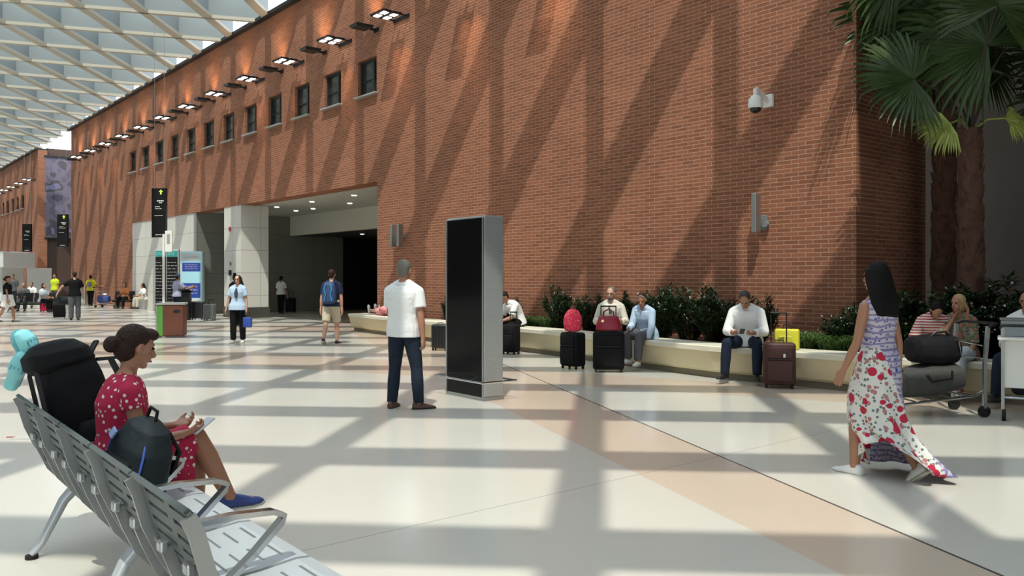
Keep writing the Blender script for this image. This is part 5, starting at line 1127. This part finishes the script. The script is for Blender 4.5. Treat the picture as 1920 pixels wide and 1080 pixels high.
# far waiting seats
def far_seats(label, p, rz, n):
    t = thing('waiting_seat_row', label, 'seat row', p, rz); w_ = .58
    for i in range(n):
        x = (i - (n - 1) / 2) * w_
        b = MB(); rbox(b, (x, 0, .42), (w_ - .05, .46, .05), .02); b.build('seat', M_BLACK, t); b = MB(); rbox(b, (x, .24, .66), (w_ - .05, .05, .42), .02, Euler((R(-12), 0, 0)).to_matrix().to_4x4()); b.build('backrest', M_BLACK, t)
    b = MB(); b.box((0, .05, .35), (n * w_, .06, .06)); b.build('beam', M_DARKMETAL, t)
    for sg in (-1, 1):
        b = MB(); b.tube([(sg * n * w_ * .4, -.22, 0), (sg * n * w_ * .4, .05, .34), (sg * n * w_ * .4, .28, 0)], .02, 8); b.build('leg', M_DARKMETAL, t)
far_seats('black waiting seats with seated people at the far left', gp(58, 585), R(0), 4)
far_seats('black waiting seats in front of the white wall panel', gp(270, 578) - WN * .5, R(-6), 4)

# ------------------------------------------------------------ luggage trolleys
def trolley(label, loc, rz, panel=False, group=None):
    """local -y is the front, the push handle is at +y"""
    t = thing('luggage_trolley', label, 'luggage trolley', loc, rz)
    b = MB()
    for sg in (-1, 1): b.tube([(sg * .18, -.50, .14), (sg * .28, .30, .24), (sg * .28, .42, .30)], .015, 8)
    b.tube([(-.18, -.50, .14), (.18, -.50, .14)], .015, 8); b.tube([(-.28, .30, .24), (.28, .30, .24)], .015, 8); b.build('platform_frame', M_CHROME, t, True)
    b = MB()
    for y in (-.35, -.15, .05, .22): b.tube([(-.2 - .08 * (y + .5), y, .155 + .12 * (y + .5)), (.2 + .08 * (y + .5), y, .155 + .12 * (y + .5))], .009, 6)
    b.build('platform_rails', M_STEEL, t, True)
    for sg in (-1, 1):
        b = MB(); b.tube([(sg * .28, .42, .10), (sg * .28, .42, .60), (sg * .28, .46, 1.02)], .02, sq=(.02, .016)); b.build('upright', M_STEEL, t)
    b = MB(); b.tube([(-.30, .46, 1.02), (-.30, .56, 1.05), (.30, .56, 1.05), (.30, .46, 1.02)], .017, 10); b.build('push_handle', M_DARKMETAL, t, True)
    b = MB(); zb = .80
    b.tube([(-.26, .40, zb), (-.26, .14, zb + .06), (.26, .14, zb + .06), (.26, .40, zb)], .008, 6)
    b.tube([(-.26, .40, zb - .14), (-.24, .18, zb - .12), (.24, .18, zb - .12), (.26, .40, zb - .14)], .006, 6)
    for i in range(6): x = -.24 + .096 * i; b.tube([(x, .14, zb + .06), (x * .95, .18, zb - .12), (x, .40, zb - .14)], .004, 5)
    b.build('wire_basket', M_CHROME, t, True)
    if panel:
        b = MB(); rbox(b, (0, .40, .62), (.54, .02, .52), .008); b.build('white_panel', M_WHITE, t)
        b = MB(); b.box((0, .30, .90), (.66, .44, .03), bev=.01); b.build('top_tray', M_WHITE, t)
    for sg in (-1, 1):
        b = MB(); b.cyl((sg * .27 - .02, .42, .065), (sg * .27 + .02, .42, .065), .065, n=20); b.build('rear_wheel', M_RUBBER, t, True)
    b = MB(); b.cyl((-.02, -.48, .06), (.02, -.48, .06), .06, n=18); b.build('front_wheel', M_RUBBER, t, True); b = MB(); b.tube([(-.03, -.48, .06), (-.03, -.48, .13), (.03, -.48, .13), (.03, -.48, .06)], .008, 6); b.build('castor_fork', M_STEEL, t)
    return t
c1 = gp(1752, 776); r1 = R(-84)
t1 = trolley('chrome luggage trolley loaded with dark bags behind the woman in the long dress', c1, r1)
def tl(c, r, x, y, z): return Matrix.Translation(c) @ Matrix.Rotation(r, 4, 'Z') @ V3(x, y, z)
CHAR = mat('charcoal worn nylon', (.040, .040, .036, 1), .75, bump=.5, bscale=18, var=.2)
t = thing('holdall', 'large charcoal grey holdall lying low on the luggage trolley', 'bag', tl(c1, r1, 0, -.08, .40), r1); t.rotation_euler = (R(8), 0, r1)
b = MB(); b.ring_loft([ringpts(V3(0, y, 0), V3(1, 0, 0), V3(0, 0, 1), a, c, 22, 3) for y, a, c in ((-.38, .18, .10), (-.35, .24, .15), (0, .26, .18), (.30, .24, .15), (.33, .18, .10))]); fuse(b, 'bag_body', CHAR, .011, t, 2)
b = MB(); b.tube([(.25, -.15, .10), (.285, -.12, .02), (.285, .12, .02), (.25, .15, .10)], .012, 8); b.build('side_handle', M_BLACK, t, True)
t = thing('duffel_bag', 'black duffel bag stacked on the charcoal holdall on the trolley', 'bag', tl(c1, r1, 0, .00, .745), r1)
b = MB(); b.ring_loft([ringpts(V3(0, y, 0), V3(1, 0, 0), V3(0, 0, 1), a, c, 22, 2.6) for y, a, c in ((-.30, .12, .10), (-.26, .20, .15), (0, .23, .18), (.20, .20, .16), (.25, .14, .10))]); fuse(b, 'bag_body', BAGBLK, .010, t, 2)
b = MB(); b.tube([(.10, -.12, .14), (.12, -.06, .21), (.12, .06, .21), (.10, .12, .14)], .012, 8); b.build('handle', M_BLACK, t, True)
c2 = gp(1934, 782); r2 = R(150)
trolley('luggage trolley with white panel and tray at the right edge', c2, r2, True)
t = thing('glass_box', 'clear grey plastic box on the tray of the right-hand trolley', 'box', tl(c2, r2, .16, .24, .917), r2)
b = MB(); rbox(b, (0, 0, .09), (.28, .22, .18), .015); b.build('box_body', mat('grey clear plastic', (.30, .33, .34, 1), .15), t); b = MB(); b.box((0, 0, .19), (.30, .24, .025), bev=.006); b.build('lid', M_GREY, t)
t = thing('camera_bag', 'black camera bag on the tray of the right-hand trolley', 'bag', tl(c2, r2, -.17, .26, .917), r2); b = MB(); rbox(b, (0, 0, .11), (.26, .20, .22), .04); b.build('bag_body', BAGBLK, t, True); b = MB(); b.tube([(-.12, 0, .20), (-.05, .02, .30), (.05, .02, .30), (.12, 0, .20)], .012, 8); b.build('strap', M_BLACK, t)
t = thing('backpack', 'small dark backpack with red patch on the platform of the right-hand trolley', 'backpack', tl(c2, r2, 0, -.02, .24), r2); b = MB(); rbox(b, (0, 0, .16), (.40, .40, .30), .07); b.build('bag_body', BAGDK, t, True); b = MB(); b.box((.205, 0, .2), (.01, .10, .08), bev=.003); b.build('patch', mat('red patch', (.4, .05, .02, 1), .6), t)
trolley('distant luggage trolley with a blue bag by the far brick wall', gp(222, 576) - WN * .6, R(80))
t = thing('blue_bag', 'blue bag on the distant luggage trolley', 'bag', gp(218, 576) - WN * .6 + V3(0, 0, .27)); b = MB(); rbox(b, (0, 0, .17), (.6, .36, .34), .08); b.build('bag_body', mat('blue bag fabric', (.03, .06, .22, 1), .7), t, True); b = MB(); b.ball((.05, 0, .40), (.14, .12, .07)); b.build('pale_cloth', M_WHITE, t, True)

# ------------------------------------------------------------ planting
def leaf_mat(name, c, v=.35):
    m = bpy.data.materials.new(name); m.use_nodes = True; N = m.node_tree.nodes; L = m.node_tree.links; b = N['Principled BSDF']; b.inputs['Roughness'].default_value = .45; b.inputs['Specular IOR Level'].default_value = .4
    g = N.new('ShaderNodeNewGeometry'); x = N.new('ShaderNodeMix'); x.data_type = 'RGBA'; L.new(g.outputs['Random Per Island'], x.inputs[0])
    x.inputs[6].default_value = tuple(q * (1 - v) for q in c[:3]) + (1,); x.inputs[7].default_value = tuple(q * (1 + v) for q in c[:3]) + (1,); L.new(x.outputs[2], b.inputs['Base Color'])
    return m
LF_D = leaf_mat('dark oleander leaf', (.022, .045, .014)); LF_G = leaf_mat('bright grass leaf', (.060, .115, .026), .5); LF_P = leaf_mat('palm leaf', (.042, .070, .018), .3); LF_Y = leaf_mat('sunlit yellow green palm leaf', (.30, .34, .07), .3)  # yellow green fans carry their sunlight in the leaf colour
STEM = mat('brown stem', (.06, .04, .025, 1), .8)
def leaf(b, p, d, l, w_, nrm, droop=.25):
    d = d.normalized(); s = d.cross(nrm)
    if s.length < 1e-4: s = d.orthogonal()
    s.normalize(); n2 = s.cross(d).normalized(); m = p + d * l * .5 + n2 * l * .04; e = p + d * l - n2 * l * droop * .4
    v = [b.b.verts.new(q) for q in (p, m - s * w_, m - n2 * w_ * .35, m + s * w_, e)]
    b.b.faces.new((v[0], v[1], v[2])); b.b.faces.new((v[0], v[2], v[3])); b.b.faces.new((v[1], v[4], v[2])); b.b.faces.new((v[2], v[4], v[3]))
def make_bush(seed, r, h, n, lm, l=.13, w_=.016):
    rnd = random.Random(seed); t = thing('oleander_bush', '', 'bush'); st = MB(); lf = MB()
    tips = []
    for i in range(26):
        a = rnd.uniform(0, 2 * PI); rr = r * math.sqrt(rnd.random()); top = V3(rr * math.cos(a), rr * math.sin(a), h * (1 - .45 * (rr / r) ** 2) * rnd.uniform(.75, 1.05)); base = V3(rr * .2 * math.cos(a), rr * .2 * math.sin(a), 0)
        mid = base.lerp(top, .5) + V3(0, 0, .05); st.tube([base, mid, top], [.012, .008, .004], 5); tips.append((base, mid, top))
    for i in range(n):
        ba, mi, to = rnd.choice(tips); f_ = rnd.random() ** .6; p = (ba.lerp(mi, f_ * 2) if f_ < .5 else mi.lerp(to, f_ * 2 - 1)); p = p + V3(rnd.gauss(0, .03), rnd.gauss(0, .03), rnd.gauss(0, .02))
        a = rnd.uniform(0, 2 * PI); d = V3(math.cos(a), math.sin(a), rnd.uniform(-.1, 1.1)); leaf(lf, p, d, l * rnd.uniform(.7, 1.3), w_, V3(0, 0, 1))
    st.build('stems', STEM, t); lf.build('foliage', lm, t)
    fw = MB()
    for i in range(22):
        ba, mi, to = rnd.choice(tips); fw.ball(to + V3(rnd.gauss(0, .04), rnd.gauss(0, .04), rnd.gauss(-.05, .06)), rnd.uniform(.010, .020), u=6, v=4)
    fw.build('pale_flowers', mat('pale blossom', (.50, .47, .42, 1), .7), t, kind='stuff')
    return t
def make_grass(seed, r, h, n, lm):
    rnd = random.Random(seed); t = thing('grass_tuft', '', 'grass plant'); b = MB()
    for i in range(n):
        a = rnd.uniform(0, 2 * PI); rr = r * math.sqrt(rnd.random()) * .6; p = V3(rr * math.cos(a), rr * math.sin(a), 0); a2 = a + rnd.gauss(0, .6); o = V3(math.cos(a2), math.sin(a2), 0); hh = h * rnd.uniform(.6, 1.1); s = V3(-o.y, o.x, 0) * .007
        q = [p, p + o * hh * .15 + V3(0, 0, hh * .55), p + o * hh * .45 + V3(0, 0, hh * .85), p + o * hh * .85 + V3(0, 0, hh * .75)]
        vv = []
        for j, c in enumerate(q): k_ = (1, 1, .7, .1)[j]; vv.append((b.b.verts.new(c - s * k_), b.b.verts.new(c + s * k_)))
        for j in range(3): b.b.faces.new((vv[j][0], vv[j][1], vv[j + 1][1], vv[j + 1][0]))
    b.build('blades', lm, t); c = MB(); c.ball((0, 0, .01), (r * .35, r * .35, .03)); c.build('crown', STEM, t, True)
    return t
B1 = make_bush(1, .58, 1.05, 3600, LF_D, .13, .019); B2 = make_bush(2, .54, .95, 3200, LF_D, .13, .019); G1 = make_grass(3, .35, .38, 420, LF_G)
used = set()
def plant(proto, px, off, sc, label, group, z=.44, lift=0):
    P = offs(BF, off); p, _ = benchpt(px, off)
    if proto.name in used: o = dup(proto)
    else: o = proto; used.add(proto.name)
    o.location = V3(p.x, p.y, z); o.rotation_euler = (0, 0, random.uniform(0, 6.28)); o.scale = sc if isinstance(sc, tuple) else (sc, sc, sc); tag(o, label, o['category'], group); return o
GB, GG = 'dark oleander bushes in the planter', 'low grassy tufts in the planter'
BL = [(B2, 838, .78, (.3, .3, .75), 'narrow dark bush just left of the display'), (B2, 958, .7, (.5, .5, .75), 'low dark bush just right of the display'), (B1, 1048, .72, (.7, .7, .95), 'full dark bush behind the red dotted bag'),
      (B2, 1105, .75, (.65, .6, .90), 'dark bush between the dotted bag and the bearded man'), (B1, 1175, .8, (.6, .55, .85), 'dark bush behind the seated couple'), (B1, 1240, .82, (.85, .7, .98), 'broad dark bush right of the seated couple'), (B2, 1292, .85, (1.0, .8, 1.12), 'broad dark bush in the middle of the long planter stretch'),
      (B1, 1338, .82, (.85, .75, .95), 'dark bush just left of the man with the phone'), (B2, 1420, .95, (.6, .6, .95), 'dark bush behind the man with the phone'), (B1, 1580, .85, (.55, .55, .66), 'dark bush left of the woman in the long dress'), (B2, 1385, .85, (.6, .6, .9), 'dark bush just behind the left shoulder of the man with the phone'), (B2, 1622, .85, (.6, .6, .9), 'dark bush hidden behind the woman in the long dress')]
for pr, px, off, sc, lab in BL: plant(pr, px, off, sc, lab, GB)
for i, px in enumerate((985, 1008, 1030, 1490, 1513, 1536, 1558, 1582)):
    plant(G1, px, .75 + .1 * (i % 2), (.9, .9, .8) if px < 1100 else (.9, .9, .85), ['first grassy tuft right of the display', 'second grassy tuft right of the display', 'third grassy tuft right of the display, under the bush', 'grassy tuft behind the yellow bag', 'grassy tuft just right of the yellow bag', 'middle grassy tuft between the yellow bag and the woman in the dress', 'grassy tuft second from the woman in the dress', 'grassy tuft nearest the woman in the long dress'][i], GG)
for i, (px, off, sc) in enumerate(((1690, 1.1, .9), (1735, 1.5, 1.1), (1775, 1.0, .85), (1830, 1.0, .8), (1880, 1.0, .85), (1925, 1.1, 1.0), (1860, 1.9, 1.15))):
    plant((B1, B2)[i % 2], px, off, sc, ['dark shrub by the brick corner, left of the palms', 'dark shrub at the foot of the rear palm', 'low dark shrub behind the person in stripes', 'low dark shrub behind the blond woman', 'dark shrub between the blond woman and the right edge', 'dark shrub at the very right edge of the picture', 'dark shrub behind the front palm'][i], GB)

# ------------------------------------------------------------ fan palms
M_TRUNK = mat('fibrous palm trunk', (.10, .046, .030, 1), .9, bump=1.0, bscale=22, var=.6, vscale=10)
def palm(label, base, h, r, fans, seed, lean=(0, 0)):
    rnd = random.Random(seed); t = thing('fan_palm', label, 'palm', base)
    n = 22; rings = []
    for i in range(n + 1):
        f_ = i / n; z = h * f_; rr = r * (1.25 - .35 * f_) * (1 + .06 * math.sin(i * 2.4)); rings.append([(lean[0] * f_ + rr * math.cos(2 * PI * j / 18) * (1 + .07 * math.sin(5 * j + i * 1.7)), lean[1] * f_ + rr * math.sin(2 * PI * j / 18) * (1 + .07 * math.sin(5 * j + i * 1.7)), z) for j in range(18)])
    b = MB(); b.ring_loft(rings)
    for i in range(int(h * 46)):
        z = rnd.uniform(.1, h); a = rnd.uniform(0, 2 * PI); f_ = z / h; rr = r * (1.22 - .35 * f_); c = V3(lean[0] * f_ + rr * math.cos(a), lean[1] * f_ + rr * math.sin(a), z); o = V3(math.cos(a), math.sin(a), 0); s = V3(-o.y, o.x, 0)
        l = rnd.uniform(.08, .14); q = [c - s * .035 - V3(0, 0, .03), c + s * .035 - V3(0, 0, .03), c + s * .012 + o * .035 + V3(0, 0, l), c - s * .012 + o * .035 + V3(0, 0, l)]
        v = [b.b.verts.new(x) for x in q] + [b.b.verts.new(x - o * .025) for x in q]
        for fc in ((0, 1, 2, 3), (7, 6, 5, 4), (0, 4, 5, 1), (1, 5, 6, 2), (2, 6, 7, 3), (3, 7, 4, 0)): b.b.faces.new([v[k] for k in fc])
    b.build('trunk', M_TRUNK, t)
    top = V3(lean[0], lean[1], h)
    for k, (hub, rad, ax, nr, m_) in enumerate(fans):
        hub = Vector(hub) - Vector(base); b = MB(); mid = top.lerp(hub, .5) + V3(0, 0, .12 * (hub - top).length)
        b.tube([top - V3(0, 0, .05), mid, hub], [.022, .016, .011], 7); o = b.build('frond_stalk', STEM if m_ is LF_P else LF_Y, t, True)
        ax = Vector(ax).normalized(); nr = Vector(nr); nr = (nr - ax * nr.dot(ax)).normalized(); sd = ax.cross(nr); f_ = MB(); N_ = 40
        for j in range(N_):
            an = (j / (N_ - 1) - .5) * 2 * (R(75) if m_ is LF_Y else R(128)) + rnd.gauss(0, .02); d = (ax * math.cos(an) + sd * math.sin(an)).normalized(); l = rad * rnd.uniform(.86, 1.05) * (1 - .18 * abs(an) / R(128)); s = nr.cross(d).normalized()
            w0 = rad * .012; w1 = rad * .040
            pts = [hub + d * l * .02, hub + d * l * .45 + nr * .03, hub + d * l * .75, hub + d * l * .93 - V3(0, 0, l * .05), hub + d * l - V3(0, 0, l * rnd.uniform(.06, .22))]
            ws_ = [w0, w1, w1 * .8, w1 * .35, .002]; vv = [(f_.b.verts.new(p - s * w_), f_.b.verts.new(p - nr * w_ * .5), f_.b.verts.new(p + s * w_)) for p, w_ in zip(pts, ws_)]
            for a_, c_ in zip(vv, vv[1:]): f_.b.faces.new((a_[0], a_[1], c_[1], c_[0])); f_.b.faces.new((a_[1], a_[2], c_[2], c_[1]))
        f_.build('fan_leaf', m_, o)
    return t
pb2 = V3(6.85, 12.55, .44); pb1 = V3(6.98, 13.55, .44)
def A3(px, py, Y): return at(px, py, Y)
cam_n = (0, -1, .15)
palm('fan palm with a reddish shaggy trunk and sunlit yellow-green drooping leaf, nearest the blond woman', pb2, 3.35, .165,
     [(A3(1852, 85, 12.2), 1.35, (-.75, .1, .75), cam_n, LF_P), (A3(1712, 148, 11.9), .98, (-.95, -.1, .22), (.1, -1, .35), LF_P), (A3(1782, 232, 11.9), .55, (-.95, -.1, -.30), (.2, -.8, .6), LF_Y),
      (A3(1885, 222, 12.1), .42, (.9, 0, -.35), (0, -.8, .6), LF_Y), (A3(1905, 60, 12.6), 1.25, (.6, .2, .8), cam_n, LF_P), (A3(1790, 30, 13.0), 1.2, (-.5, .2, .9), cam_n, LF_P), (A3(1870, 10, 11.6), 1.2, (.1, -.6, .8), (0, -.8, -.6), LF_P), (A3(1880, 140, 13.3), 1.1, (.6, .8, .2), (0, -.6, .8), LF_P), (A3(1760, 110, 12.9), .95, (-.7, .5, .1), (.3, -.6, .8), LF_P)], 11)
palm('taller fan palm with a dark trunk standing behind the front palm', pb1, 5.0, .17,
     [(A3(1700, 20, 13.2), 1.3, (-.9, 0, .4), cam_n, LF_P), (A3(1770, -50, 13.0), 1.3, (-.2, -.2, 1), cam_n, LF_P), (A3(1850, -20, 13.8), 1.3, (.7, 0, .7), cam_n, LF_P), (A3(1740, 90, 13.6), 1.15, (-.6, .3, -.5), (0, -1, .5), LF_P), (A3(1840, 100, 14.0), 1.15, (.7, .3, -.4), (0, -1, .5), LF_P), (A3(1680, -60, 12.6), 1.3, (-.7, -.4, .5), cam_n, LF_P)], 12)
palm('fan palm cut off by the right edge of the picture', V3(9.35, 14.2, .44), 3.6, .17,
     [(A3(1990, 100, 13.9), 1.2, (-.8, 0, .5), cam_n, LF_P), (A3(2010, 180, 14.0), 1.1, (-.8, 0, -.4), (0, -1, .4), LF_P), (A3(2080, 60, 14.0), 1.2, (.5, 0, .8), cam_n, LF_P)], 13)
